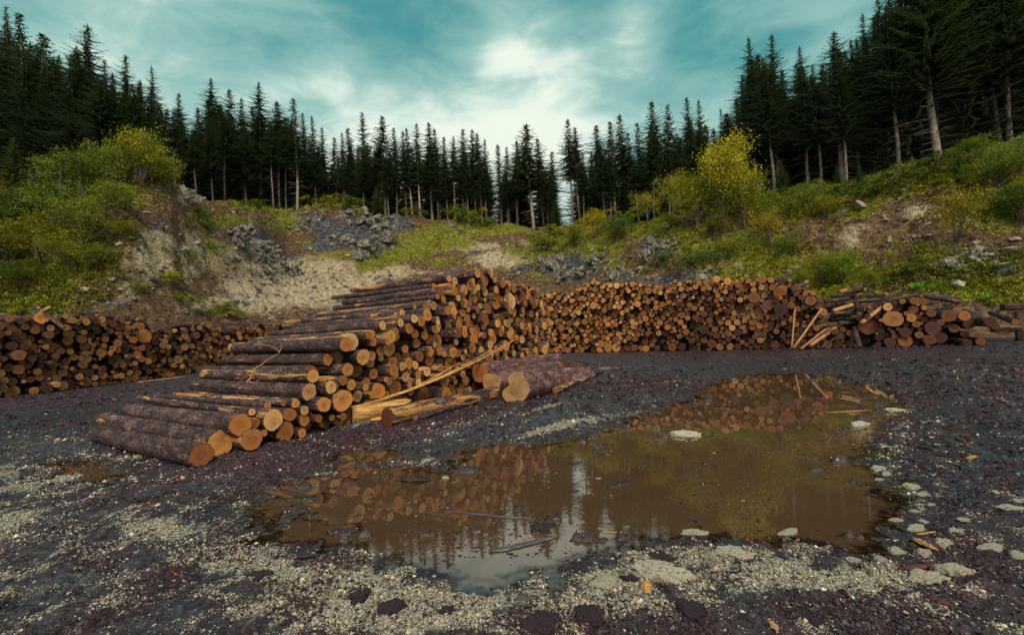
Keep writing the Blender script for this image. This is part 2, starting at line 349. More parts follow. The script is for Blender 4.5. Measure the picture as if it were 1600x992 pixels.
def mat_bark(name='bark', strip=1.0, tone=1.0):
    m, n = new_mat(name); bc = n.attr('bc', 'Vector'); age = n.attr('age'); sd = n.attr('seed')
    n1 = n.noise(n.scalev(bc, (1, 1, .45)), 6, 5, .65); n2 = n.noise(bc, 26, 5, .7); n3 = n.noise(bc, 70, 3, .6)
    k = n.m('ADD', n.m('MULTIPLY', n1, .45), n.m('ADD', n.m('MULTIPLY', n2, .40), n.m('MULTIPLY', n3, .15)))
    t = tone
    bark = n.ramp(k, [(.34, (.007 * t, .004 * t, .006 * t)), (.45, (.028 * t, .015 * t, .018 * t)), (.53, (.075 * t, .040 * t, .045 * t)), (.61, (.17 * t, .110 * t, .115 * t)), (.72, (.36 * t, .29 * t, .27 * t))])
    fv = n.new('ShaderNodeSeparateXYZ'); n.put(fv, 0, n.voro(n.vm('ADD', n.scalev(bc, (1, 1, .5)), n.scalev(n.noise(bc, 9, 3, .6, col=True), (.06, .06, .06))), 26, out='Color'))
    bark = n.mix(1.0, bark, n.ramp(fv.outputs[0], [(0, (.35, .33, .34)), (.6, (1, .95, .95)), (1, (1.9, 1.6, 1.55))]), 'MULTIPLY')
    lich = n.m('MULTIPLY', n.step(n.m('ADD', n2, n.m('MULTIPLY', sd, .14)), .62, .70), n.step(n1, .45, .62))
    bark = n.mix(n.m('MULTIPLY', lich, .8), bark, g(.24, .25, .20))
    peel = n.noise(n.scalev(bc, (5.5, 5.5, .9)), 1.2, 5, .6, .4)
    pk = n.step(n.m('ADD', n.m('ADD', peel, n.m('MULTIPLY', n2, .10)), n.m('MULTIPLY', n.m('SUBTRACT', sd, .5), .18)), .640, .658)
    wood = n.ramp(n.noise(n.scalev(bc, (14, 14, 1.2)), 2, 4, .6), [(.3, (.20, .085, .030)), (.5, (.42, .21, .075)), (.7, (.58, .36, .16))])
    col = n.mix(n.m('MULTIPLY', pk, strip), bark, wood)
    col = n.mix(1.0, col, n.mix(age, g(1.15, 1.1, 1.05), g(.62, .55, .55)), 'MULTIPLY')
    crack = n.voro(n.scalev(bc, (1, 1, .4)), 30, 'DISTANCE_TO_EDGE')
    bump = n.m('ADD', n.m('ADD', n.m('MULTIPLY', n1, .6), n.m('MULTIPLY', n2, .6)), n.m('ADD', n.m('MULTIPLY', n.m('MINIMUM', crack, .25), 1.2), n.m('MULTIPLY', pk, -.5)))
    finish(n, col, n.m('SUBTRACT', .80, n.m('MULTIPLY', n1, .3)), bump, 1.0, .032, .4); return m

def mat_cut(name='cut_wood', bright=1.0):
    m, n = new_mat(name); ec = n.attr('ec', 'Vector'); sd = n.attr('seed'); age = n.attr('age')
    s = n.new('ShaderNodeSeparateXYZ'); n.put(s, 0, ec)
    off = n.new('ShaderNodeCombineXYZ'); n.put(off, 0, s.outputs[0]); n.put(off, 1, s.outputs[1]); n.put(off, 2, n.m('MULTIPLY', sd, 37.0)); v = off.outputs[0]
    nz = n.noise(v, 1.6, 4, .6, col=False); x = n.m('ADD', s.outputs[0], n.m('MULTIPLY', n.m('SUBTRACT', nz, .5), .35)); y = n.m('ADD', s.outputs[1], n.m('MULTIPLY', n.m('SUBTRACT', sd, .5), .25))
    rr = n.m('SQRT', n.m('ADD', n.m('MULTIPLY', x, x), n.m('MULTIPLY', y, y)))
    ang = n.m('ARCTAN2', y, x)
    av = n.new('ShaderNodeCombineXYZ'); n.put(av, 0, n.m('COSINE', ang)); n.put(av, 1, n.m('SINE', ang)); n.put(av, 2, n.m('ADD', n.m('MULTIPLY', sd, 51.0), n.m('MULTIPLY', rr, .25)))
    rad = n.noise(av.outputs[0], 6.5, 2, .6)
    rings = n.m('SINE', n.m('MULTIPLY', n.m('ADD', rr, n.m('MULTIPLY', nz, .10)), 62.0))
    wn = n.new('ShaderNodeTexWhiteNoise', noise_dimensions='1D'); n.put(wn, 'W', n.m('MULTIPLY', sd, 91.7)); rnd = wn.outputs[0]
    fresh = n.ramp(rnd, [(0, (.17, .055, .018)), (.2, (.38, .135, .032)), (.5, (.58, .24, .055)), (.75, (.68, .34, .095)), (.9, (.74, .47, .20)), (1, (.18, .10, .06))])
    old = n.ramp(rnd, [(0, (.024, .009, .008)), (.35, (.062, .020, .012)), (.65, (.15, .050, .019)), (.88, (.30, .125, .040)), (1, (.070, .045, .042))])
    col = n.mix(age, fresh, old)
    st = n.step(n.m('ADD', n.noise(v, 1.3, 5, .65), n.m('MULTIPLY', n.m('SUBTRACT', rnd, .5), .12)), .5, .68)
    col = n.mix(n.m('MULTIPLY', st, .65), col, n.mix(.5, col, g(.05, .018, .010)))
    col = n.mix(n.m('MULTIPLY', n.step(rr, .60, .25), .42), col, n.mix(1.0, col, g(.62, .40, .30), 'MULTIPLY'))
    col = n.mix(n.m('MULTIPLY', n.m('ADD', n.m('MULTIPLY', rings, .5), .5), .38), col, n.mix(1.0, col, g(.45, .36, .3), 'MULTIPLY'))
    cr = n.m('MULTIPLY', n.m('MULTIPLY', n.step(rad, .63, .70), n.step(rr, .8, .2)), n.step(rnd, .30, .5))
    col = n.mix(n.m('MULTIPLY', cr, .8), col, g(.035, .014, .008))
    col = n.mix(n.m('MULTIPLY', n.step(n.noise(v, 4, 5, .75), .55, .72), .6), col, g(.06, .028, .02))
    col = n.mix(1.0, col, g(bright, bright, bright), 'MULTIPLY')
    bump = n.m('ADD', n.m('MULTIPLY', n.noise(v, 14, 4, .7), .6), n.m('ADD', n.m('MULTIPLY', cr, -1.0), n.m('MULTIPLY', rings, .08)))
    finish(n, col, .68, bump, .6, .012, .3); return m

def mat_simple(name, stops, scale=6, rough=.85, bump=.5, bdist=.02, coord='object', stretch=(1, 1, 1), objcol=False, spec=.3):
    m, n = new_mat(name)
    v = n.new('ShaderNodeTexCoord').outputs['Object'] if coord == 'object' else n.new('ShaderNodeNewGeometry').outputs['Position']
    v = n.scalev(v, stretch); k = n.noise(v, scale, 6, .65)
    col = n.ramp(k, stops)
    if objcol: col = n.mix(1.0, col, n.new('ShaderNodeObjectInfo').outputs['Color'], 'MULTIPLY')
    finish(n, col, rough, n.m('ADD', k, n.m('MULTIPLY', n.noise(v, scale * 5, 4, .7), .5)), bump, bdist, spec); return m

def mat_leaf(name, dark, light, trans=.25, rough=.6):
    """leaf colour varies from leaf to leaf; the object colour tints the whole plant"""
    m, n = new_mat(name); lv = n.attr('leaf')
    col = n.mix(lv, g(*dark), g(*light)); col = n.mix(1.0, col, n.new('ShaderNodeObjectInfo').outputs['Color'], 'MULTIPLY')
    p = n.new('ShaderNodeBsdfPrincipled'); n.put(p, 'Base Color', col); n.put(p, 'Roughness', rough); n.put(p, 'Specular IOR Level', .25)
    tr = n.new('ShaderNodeBsdfTranslucent'); n.put(tr, 0, n.mix(1.0, col, g(1.3, 1.35, .6), 'MULTIPLY'))
    mx = n.new('ShaderNodeMixShader'); n.put(mx, 0, trans); n.l.new(p.outputs[0], mx.inputs[1]); n.l.new(tr.outputs[0], mx.inputs[2])
    n.l.new(mx.outputs[0], n.new('ShaderNodeOutputMaterial').inputs[0]); return m

M_GROUND, M_HILL, M_WATER = mat_ground(), mat_hill(), mat_water()
M_BARK = mat_bark(); M_BARK_RED = mat_bark('reddish_bark', .25, .85); M_BARK_GREY = mat_bark('mossy_grey_bark', .15, 2.0); M_CUT = mat_cut(); M_SPLIT = mat_simple('split_wood', [(.3, (.16, .07, .024)), (.47, (.42, .22, .065)), (.6, (.60, .37, .13)), (.75, (.68, .48, .22))], 4, .7, .6, .01, stretch=(6, 6, .7))
M_PALE = mat_simple('barked_wood', [(.3, (.16, .075, .035)), (.5, (.36, .19, .085)), (.7, (.52, .33, .17))], 4, .7, .6, .01, stretch=(6, 6, .8))
M_TRUNK = mat_simple('spruce_trunk', [(.3, (.09, .07, .06)), (.5, (.22, .18, .155)), (.7, (.38, .33, .28))], 3, .9, .6, .03, objcol=True)
M_TWIG = mat_simple('twig', [(.3, (.045, .033, .026)), (.7, (.16, .12, .085))], 5)
M_NEEDLE = mat_leaf('spruce_needles', (.018, .036, .022), (.080, .120, .058), .24)
M_LEAF = mat_leaf('broad_leaves', (.075, .095, .014), (.44, .42, .050), .38)
M_STONE = mat_simple('limestone', [(.34, (.13, .10, .08)), (.41, (.46, .40, .30)), (.48, (.70, .64, .51)), (.70, (.82, .78, .66))], 7, .85, 1.0, .05)
def mat_rock():
    m, n = new_mat('fractured_rock'); pos = n.new('ShaderNodeNewGeometry').outputs['Position']
    n2 = n.noise(pos, 1.6, 6, .7); n3 = n.noise(pos, 7, 5, .7); k = n.m('ADD', n.m('MULTIPLY', n2, .5), n.m('MULTIPLY', n3, .5))
    col = n.ramp(k, [(.34, (.028, .026, .030)), (.44, (.095, .088, .090)), (.52, (.22, .205, .19)), (.60, (.42, .39, .33)), (.70, (.60, .54, .43))])
    col = n.mix(n.step(n.noise(pos, 1.1, 5, .6), .54, .62), col, g(.085, .10, .03))
    col = n.mix(n.m('MULTIPLY', n.step(n.voro(n.scalev(pos, (1, 1, 1.6)), 2.6, 'DISTANCE_TO_EDGE'), .06, .0), .7), col, g(.018, .016, .02))
    finish(n, col, .9, k, 1.0, .12, .2); return m
M_DARKROCK = mat_rock()
def mat_attr(name, rough=.8, spec=.3):
    m, n = new_mat(name); finish(n, n.attr('Col', 'Color'), rough, None, spec=spec); return m
M_CHIP = mat_attr('bark_chips', .75, .35); M_PEB = mat_attr('pebbles', .85, .2)

# ------------------------------------------------------------------ ground sheet
def blobs(px, py, lst):
    o = np.zeros(np.shape(px))
    for b in lst:
        cx, cy, rx, ry, wt = b[:5]; an = R(b[5]) if len(b) > 5 else 0
        dx, dy = px - cx, py - cy; u = dx * math.cos(an) + dy * math.sin(an); v = -dx * math.sin(an) + dy * math.cos(an)
        o = np.maximum(o, wt * np.exp(-((u / rx) ** 2 + (v / ry) ** 2)))
    return o
GRAVEL = [(60, 745, 120, 30, .8), (20, 825, 130, 38, .85), (130, 860, 200, 40, .45), (60, 930, 260, 60, .35), (330, 850, 220, 34, .95, 14), (520, 905, 260, 42, 1., 10), (640, 950, 260, 40, 1.), (860, 960, 170, 32, .8, -8), (960, 900, 110, 30, .8, -14),
          (1070, 870, 80, 26, .95), (1180, 895, 150, 34, .95), (1330, 905, 130, 34, .9), (1430, 930, 120, 36, .7), (1060, 940, 120, 30, .35), (1300, 975, 140, 20, .35), (1540, 960, 90, 30, .2),
          (190, 712, 70, 8, .8, 4), (640, 722, 90, 9, .85, -8), (860, 668, 120, 9, .85, -12), (830, 640, 110, 8, .6, -10), (960, 650, 60, 6, .6, -10), (740, 662, 90, 9, .5, -14), (960, 575, 60, 4, .6), (1180, 541, 200, 4, .7), (900, 700, 60, 5, .6, -8),
          (1400, 700, 28, 40, .42, 20), (1450, 780, 50, 40, .32), (1500, 850, 80, 30, .4), (1390, 640, 30, 8, .4), (560, 660, 50, 8, .5, -12), (80, 690, 60, 8, .4), (300, 760, 60, 14, .35)]
MULCH = [(400, 735, 180, 40, 1, -8), (560, 690, 150, 26, 1, -14), (200, 780, 120, 22, .8), (700, 655, 160, 16, .8, -12), (780, 820, 200, 60, .6), (870, 975, 140, 40, .9), (1080, 975, 80, 30, .7), (1500, 890, 140, 60, .7), (1250, 960, 60, 30, .6), (1000, 600, 120, 16, .7), (150, 620, 200, 12, .7, -5), (1100, 552, 400, 6, .6), (1480, 620, 160, 30, .5), (1450, 560, 200, 12, .6), (100, 960, 120, 30, .35), (450, 960, 60, 20, .5)]
WET = [(420, 815, 170, 28, 1, 14), (1300, 560, 300, 22, .9), (150, 650, 220, 24, 1, -6), (900, 620, 200, 30, .6, -12), (1530, 680, 130, 80, .9), (1480, 770, 90, 40, .7), (600, 780, 120, 30, .6), (330, 800, 100, 30, .8)]
TRACK = [(180, 630, 260, 12, 1., -6), (60, 665, 200, 10, .8, -4), (1200, 556, 420, 9, 1.), (1450, 575, 260, 12, .9, 4), (950, 590, 140, 12, .7, -6), (850, 650, 160, 16, .6, -14), (700, 680, 140, 12, .6, -14), (1530, 660, 120, 50, .7, 20), (1470, 720, 80, 40, .5, 30), (420, 815, 170, 22, .7, 14), (600, 870, 120, 12, .5, 8), (100, 700, 160, 12, .7), (1000, 620, 80, 14, .6, -10)]
th = np.concatenate([np.arange(-180, -64, 3.0), np.arange(-64, -52, .6), np.arange(-52, 52, .155), np.arange(52, 64, .6), np.arange(64, 180, 3.0)])
rr = np.concatenate([[.5, 1.0, 1.5, 1.9], np.geomspace(2.2, 10, 300)[1:], np.geomspace(10, 48, 170)[1:], [55, 70, 100, 200, 500, 1500]])
TH, RR = np.meshgrid(R(1) * th, rr, indexing='ij'); X = np.sin(TH) * RR; Y = np.cos(TH) * RR
Z = np.where(RR < 60, gh(X, Y), .1); px, py = project(X, Y, Z); front = Y > .5
dP = puddle_d(X, Y); streak = fbm((X * .83 - Y * .55) * 2.2, (X * .55 + Y * .83) * .45, 4, 91) + .5 * fbm(X * 5, Y * 5, 3, 92)
gv = np.where(front, blobs(px, py, GRAVEL), .25); gv = np.clip(gv * (1 + .25 * streak) + .10 * streak, 0, 1)
mu = np.where(front, blobs(px, py, MULCH), .3); mu = np.clip(mu + .5 * fbm(X * 1.2, Y * 1.2, 3, 95), 0, 1)
shore = np.exp(-(np.clip(Z - .0, 0, 1) / .016) ** 2) * (dP < .8); we = np.clip(np.where(front, blobs(px, py, WET), .3) + 1.2 * shore, 0, 1.4); gv = gv * (1 - .75 * shore * sm(py, 950, 830)); si = sm(-Z, -.007, .006) * (.75 + .25 * sm(-Z, 0, .04))
rutm = np.exp(-(rut_d(X, Y) / .26) ** 4); tk = np.where(front, blobs(px, py, TRACK), 0) * (.45 + .5 * np.clip(1.5 * streak + .3, 0, 1)); tk = np.clip(tk * .8 + .55 * rutm * front, 0, 1); we = np.clip(we + .5 * rutm, 0, 1.4); gv = gv * (1 - .6 * rutm); nt, nr = TH.shape; idx = np.arange(nt * nr).reshape(nt, nr); i2 = np.roll(idx, -1, 0)
quads = np.stack([idx[:, :-1], i2[:, :-1], i2[:, 1:], idx[:, 1:]], -1).reshape(-1, 4)
V = np.stack([X, Y, Z], -1).reshape(-1, 3); V = np.vstack([V, [0, 0, .06]]); c0 = len(V) - 1
tri = np.stack([np.full(nt, c0), i2[:, 0], idx[:, 0]], -1)
ap = lambda a: np.append(a.ravel(), a.ravel()[0])
me = make_mesh('ground', V, [quads, tri], M_GROUND, None, {'gravel': ap(gv), 'mulch': ap(mu), 'track': ap(tk), 'wet': ap(we), 'silt': ap(si)}, True)
ground = new_obj('ground', me); ground['kind'] = 'structure'
def mask_at(x, y, lst):
    px, py = project(x, y, .05); return blobs(px, py, lst)

# water sheet: only seen where the ground dips below it
sel = (RR > 1.5) & (RR < 24) & (np.abs(TH) < R(1) * 66); dep = np.where(sel, -Z, -1.)
cell = (dep[:-1, :-1] > -.03) | (dep[1:, :-1] > -.03) | (dep[:-1, 1:] > -.03) | (dep[1:, 1:] > -.03); cell &= sel[:-1, :-1] & sel[1:, 1:]
F_ = np.stack([idx[:-1, :-1], idx[1:, :-1], idx[1:, 1:], idx[:-1, 1:]], -1)[cell]; us, inv = np.unique(F_, return_inverse=True)
me = make_mesh('water', np.stack([X.ravel()[us], Y.ravel()[us], np.zeros(len(us))], -1), [inv.reshape(-1, 4)], M_WATER, None, {'depth': dep.ravel()[us]}, True)
o = new_obj('puddle_water', me); o['kind'] = 'structure'

# ------------------------------------------------------------------ quarry slope
GRASS = [(445, 345, 50, 26, .75), (830, 395, 70, 22, .7), (790, 425, 60, 14, .5), (500, 405, 60, 10, .5), (300, 340, 30, 20, .6), (1100, 410, 60, 24, .8), (60, 400, 160, 90, .75), (170, 300, 110, 50, .7), (40, 480, 120, 30, .7), (325, 380, 16, 60, .5, -20), (420, 320, 90, 12, .95), (360, 345, 50, 16, .8), (540, 322, 70, 10, .9), (560, 400, 90, 14, .8), (680, 375, 90, 24, .95), (620, 400, 110, 20, .85, -15), (760, 355, 120, 14, .9), (700, 410, 80, 16, .55),
         (870, 385, 60, 26, .85), (930, 380, 60, 30, .9), (1000, 350, 60, 30, .9), (1000, 420, 80, 16, .6), (1080, 380, 80, 40, .85), (1180, 400, 120, 60, .85), (1240, 320, 140, 36, .95), (1320, 430, 90, 40, .95), (1430, 290, 120, 24, .9, -16), (1450, 400, 110, 46, .62), (1560, 300, 90, 80, .85), (1550, 450, 120, 24, .9), (1330, 330, 70, 30, .8), (250, 440, 40, 20, .5), (480, 380, 40, 8, .5), (350, 490, 30, 12, .6), (840, 430, 50, 14, .5), (560, 380, 60, 8, .5)]
ROCK = [(395, 375, 60, 26, 1., 30), (480, 345, 34, 18, 1.), (560, 365, 80, 30, 1.1, 8), (610, 350, 50, 14, 1.), (500, 385, 40, 14, .8), (890, 415, 54, 24, 1.1), (940, 400, 40, 16, .9), (1030, 385, 30, 20, 1.), (975, 430, 50, 14, .8), (1100, 425, 70, 22, .7), (1050, 440, 60, 14, .7), (1530, 410, 70, 28, .85), (1390, 360, 30, 30, .5), (820, 420, 30, 14, .6), (250, 350, 22, 12, .8), (300, 300, 20, 16, .6), (380, 430, 70, 20, .55), (450, 400, 50, 16, .6), (1250, 430, 30, 20, .4), (700, 352, 30, 8, .7), (745, 395, 20, 8, .6)]
TAN = [(470, 440, 140, 46, 1.1), (540, 425, 90, 24, 1.1), (400, 470, 80, 26, .9), (300, 300, 30, 30, .8), (350, 400, 60, 50, .6), (235, 400, 60, 60, .75), (300, 400, 40, 60, .6), (200, 450, 60, 30, .5), (320, 480, 60, 20, .6), (780, 405, 60, 20, .8), (740, 385, 60, 12, .7), (600, 425, 80, 14, .8), (905, 410, 8, 26, 1.2), (1340, 360, 40, 46, .6), (1440, 330, 70, 34, .5), (1040, 400, 40, 20, .3), (830, 380, 30, 12, .6)]
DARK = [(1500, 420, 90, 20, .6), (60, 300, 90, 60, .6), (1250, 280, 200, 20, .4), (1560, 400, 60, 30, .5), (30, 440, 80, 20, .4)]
ca = np.concatenate([np.linspace(-1500, -120, 90), np.arange(-116, 1720, 3.4), np.linspace(1724, 3100, 90)]); av = (ca - 800) / FPX
fd = np.interp(av, _fa, _fd); rd = np.interp(av, _ra, _rd)
ss = np.concatenate([np.linspace(-.12, 1.08, 250), np.linspace(1.12, 2.2, 16), [3, 5, 9]])
Y = fd[:, None] + (rd - fd)[:, None] * ss[None]; X = av[:, None] * Y
Z = hill_h(X, Y); Z = np.where(ss[None] > 2.3, Z.clip(None, 60), Z)
px, py = project(X, Y, Z); nz_ = fbm(X * .12, Y * .12, 3, 77)
pl = ss[None] > 1.02
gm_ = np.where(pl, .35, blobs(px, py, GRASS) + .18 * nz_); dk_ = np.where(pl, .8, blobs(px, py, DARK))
ii = np.arange(X.size).reshape(X.shape)
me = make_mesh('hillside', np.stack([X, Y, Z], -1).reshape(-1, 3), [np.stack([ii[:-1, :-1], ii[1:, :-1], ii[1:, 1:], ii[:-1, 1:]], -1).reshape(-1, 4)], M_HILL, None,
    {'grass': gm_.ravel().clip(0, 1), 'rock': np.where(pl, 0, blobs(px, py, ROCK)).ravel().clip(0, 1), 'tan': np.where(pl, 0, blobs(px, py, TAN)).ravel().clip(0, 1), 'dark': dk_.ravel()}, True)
hill = new_obj('hillside', me); hill['kind'] = 'structure'

# ------------------------------------------------------------------ logs
def log_arrays(r, L, seed, hi=1, flare=0.0, taper=.12, bend=0.0, notch=0.0, rough_end=0.0):
    """bark and end discs of one log; local z runs from the front end backwards"""
    q = np.random.default_rng(seed)
    S, NZ = {2: (40, max(18, int(L / .07))), 1: (24, max(8, int(L / .35))), 0: (12, 4)}[hi]
    a = np.linspace(0, 2 * math.pi, S, endpoint=False); z = np.linspace(0, L, NZ)
    out = np.ones((NZ, S)) * (1 - taper * (z / L))[:, None]
    for k in (2, 3, 4, 5):
        out += (.05 / k * (1.6 if hi else 1.0)) * q.normal() * np.cos(k * a[None] + q.uniform(0, 6.3) + q.normal() * .35 * z[:, None])
    if hi: out += .012 * np.cos(9 * a[None] + q.uniform(0, 6.3) + 1.5 * np.sin(2.1 * z[:, None])) + .012 * np.sin(z[:, None] * q.uniform(5, 9) + 2 * np.cos(a[None] + q.uniform(0, 6)))
    if hi == 2: out += q.normal(size=(NZ, S)) * .012 + .045 * fbm(np.cos(a)[None] * 2.2 + seed + z[:, None] * .4, np.sin(a)[None] * 2.2 + z[:, None] * 2.6, 4, seed % 50, .6)
    if flare: out += flare * np.exp(-z / .35)[:, None] * (1 + .25 * np.cos(4 * a + q.uniform(0, 6)))[None]
    if notch:
        nn = np.exp(-((np.angle(np.exp(1j * (a - R(35))))) / .55) ** 2)
        out -= notch * nn[None] * (1 - sm(z, .30, .42))[:, None]
    if rough_end: out[-1] -= .25 * np.abs(q.normal(size=S)); out[0] -= rough_end * np.abs(q.normal(size=S)) * .6
    cx = bend * np.sin(z / L * math.pi) * math.cos(seed); cy = bend * np.sin(z / L * math.pi) * math.sin(seed) * .5
    rad = out * r
    V = np.stack([rad * np.cos(a)[None] + cx[:, None], rad * np.sin(a)[None] + cy[:, None], np.broadcast_to(z[:, None], rad.shape)], -1).reshape(-1, 3)
    i = np.arange(NZ - 1)[:, None] * S; j = np.arange(S)[None]; jn = (j + 1) % S
    Q = [np.stack([i + j, i + S + j, i + S + jn, i + jn], -1).reshape(-1, 4)]
    bc = V + np.array([seed % 97 * 1.7, seed % 31 * 3.1, 0])
    ends = []
    for e, (row, zz_, sg) in enumerate(((0, 0, -1), (NZ - 1, L, 1))):
        base = V[row * S:(row + 1) * S]; cen = np.array([cx[row], cy[row], zz_])
        inner = cen + (base - cen) * .90; k0 = len(V); V = np.vstack([V, inner]); jj = np.arange(S); jk = (jj + 1) % S
        f = np.stack([row * S + jj, row * S + jk, k0 + jk, k0 + jj], -1); Q.append(f if e == 0 else f[:, ::-1])
        bc = np.vstack([bc, bc[row * S:(row + 1) * S]])
        # sawn face: two rings and the middle, a little proud of the bark ring
        rings = [cen + (base - cen) * k for k in (.955, .5)]
        pv = np.vstack(rings + [cen[None]]); pv[:, 2] += sg * (.005 + (.0010 * q.normal(size=len(pv)) if hi else 0)) ; pv[-1, 2] += sg * .001
        fq = np.stack([jj, jk, S + jk, S + jj], -1); ft = np.stack([S + jj, S + jk, np.full(S, 2 * S)], -1)
        if e == 0: fq = fq[:, ::-1]; ft = ft[:, ::-1]
        ec = np.concatenate([(pv[:, :2] - cen[:2]) / r, np.zeros((len(pv), 1))], 1)
        ends.append((pv, fq[:, ::-1], ft[:, ::-1], ec))
    return (V, Q, bc), ends
def frame(axis, spin=0.0):
    ax = Vector(axis).normalized(); s_ = Vector((0, 0, 1)).cross(ax).normalized(); u_ = ax.cross(s_)
    x_ = s_ * math.cos(spin) + u_ * math.sin(spin); y_ = ax.cross(x_)
    return Matrix(((x_.x, y_.x, ax.x), (x_.y, y_.y, ax.y), (x_.z, y_.z, ax.z)))
LOGS = []
def add_log(p, axis, r, L, pile, age=.2, **kw): LOGS.append(dict(p=Vector(p), axis=Vector(axis).normalized(), r=r, L=L, pile=pile, age=age, **kw))
def log_between(pa, pb, r, pile, age=.2, **kw):
    pa, pb = Vector(pa), Vector(pb); add_log(pa, pb - pa, r, (pb - pa).length, pile, age, **kw)
def build_log(s, seed, name='log', label=None, cat='log', group=None, mbark=None):
    px_r = s['r'] / max(s['p'].y, 2) * 460
    hi = 2 if (s['p'].y < 9.5 or px_r > 12) else 1
    (V, Q, bc), ends = log_arrays(s['r'], s['L'], seed, hi, s.get('flare', 0), s.get('taper', .12), s.get('bend', 0), s.get('notch', 0), s.get('rough_end', 0))
    root = new_obj(name, None); tag(root, label, cat, group)
    root.matrix_world = Matrix.Translation(s['p']) @ frame(s['axis'], s.get('spin', 0)).to_4x4()
    sd_ = (seed * .6180339) % 1
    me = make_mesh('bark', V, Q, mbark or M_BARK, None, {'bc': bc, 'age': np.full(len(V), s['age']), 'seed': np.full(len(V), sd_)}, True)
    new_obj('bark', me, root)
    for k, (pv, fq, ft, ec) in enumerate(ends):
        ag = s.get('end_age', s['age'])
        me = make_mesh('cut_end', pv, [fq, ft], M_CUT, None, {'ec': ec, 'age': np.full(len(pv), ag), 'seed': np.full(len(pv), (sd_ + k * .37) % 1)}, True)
        new_obj('cut_end', me, root)
    return root

class Face:
    """the vertical front of a pile: a polyline on the ground with the log ends in it"""
    def __init__(s, pts, axis, z0): s.p = [np.array(p, float) for p in pts]; s.ax = axis; s.z0 = z0; s.len = [np.linalg.norm(b - a) for a, b in zip(s.p, s.p[1:])]; s.T = sum(s.len)
    def pos(s, t):
        for a, b, l in zip(s.p, s.p[1:], s.len):
            if t <= l or b is s.p[-1]: k = t / l; return a + (b - a) * k
            t -= l
    def axis(s, t):
        k = np.clip(t / s.T, 0, 1); a, b = s.ax; v = Vector((a[0] + (b[0] - a[0]) * k, a[1] + (b[1] - a[1]) * k, 0)); return v.normalized()
    def from_px(s, px, py):
        d = ray(px, py); o_ = 0; best = None
        for a, b, l in zip(s.p, s.p[1:], s.len):
            e = (b - a) / l; den = d.x * e[1] - d.y * e[0]; k = (a[0] * e[1] - a[1] * e[0]) / den; q_ = np.array([d.x * k, d.y * k]); u = float((q_ - a) @ e)
            if k > 0 and -.8 < u < l + .8 or (best is None and b is s.p[-1] and k > 0):
                c = (o_ + u, CAMH + d.z * k - s.z0, k)
                if best is None or 0 <= u <= l: best = c   # noqa
            o_ += l
        return best
def pack(face, prof, pre, sizes, seed, step=.03, tmin=0.0):
    q = np.random.default_rng(seed); T = face.T
    tt = np.arange(tmin, T, step); hh = np.arange(.03, max(prof(t) for t in tt) + .05, step)
    G = np.stack(np.meshgrid(tt, hh, indexing='ij'), -1).reshape(-1, 2)
    top = np.array([prof(t) for t in tt]); slope = np.gradient(top, step); tp = np.repeat(top, len(hh)); cs = np.repeat(1 / np.sqrt(1 + slope ** 2), len(hh))
    d = np.minimum(G[:, 1], 9); roof = (tp - G[:, 1]) * cs; out = []
    G = G[roof > 0]; d = d[roof > 0]; roof = roof[roof > 0]
    def put(t, h, r):
        nonlocal d; d = np.minimum(d, np.hypot(G[:, 0] - t, G[:, 1] - h) - r)
    for t, h, r in pre: out.append((t, max(h, r * .96), r, True)); put(t, max(h, r), r)
    for r in sizes(q):
        ok = (d >= r * 1.02) & (roof >= r * .9)
        if not ok.any(): continue
        i = np.flatnonzero(ok); sc = (d[i] - r) * 1.0 + G[i, 1] * .9 + q.random(len(i)) * .04
        j = i[np.argmin(sc)]; out.append((G[j, 0], G[j, 1], r, False)); put(G[j, 0], G[j, 1], r)
    return out
def conv(lst, ox, oy, sc): return [(ox + a / sc, oy + b / sc, c / sc) for a, b, c in lst]
def preset(face, lst, kr=1.0):
    o = []
    for px, py, rp in lst:
        c = face.from_px(px, py)
        if c is None or c[1] < -.4: continue
        t, h, D = c; r = rp / FPX * D * kr
        if all(math.hypot(t - a, h - b) > (r + r2) * .82 for a, b, r2 in o): o.append((t, max(h, r), r))
    return o

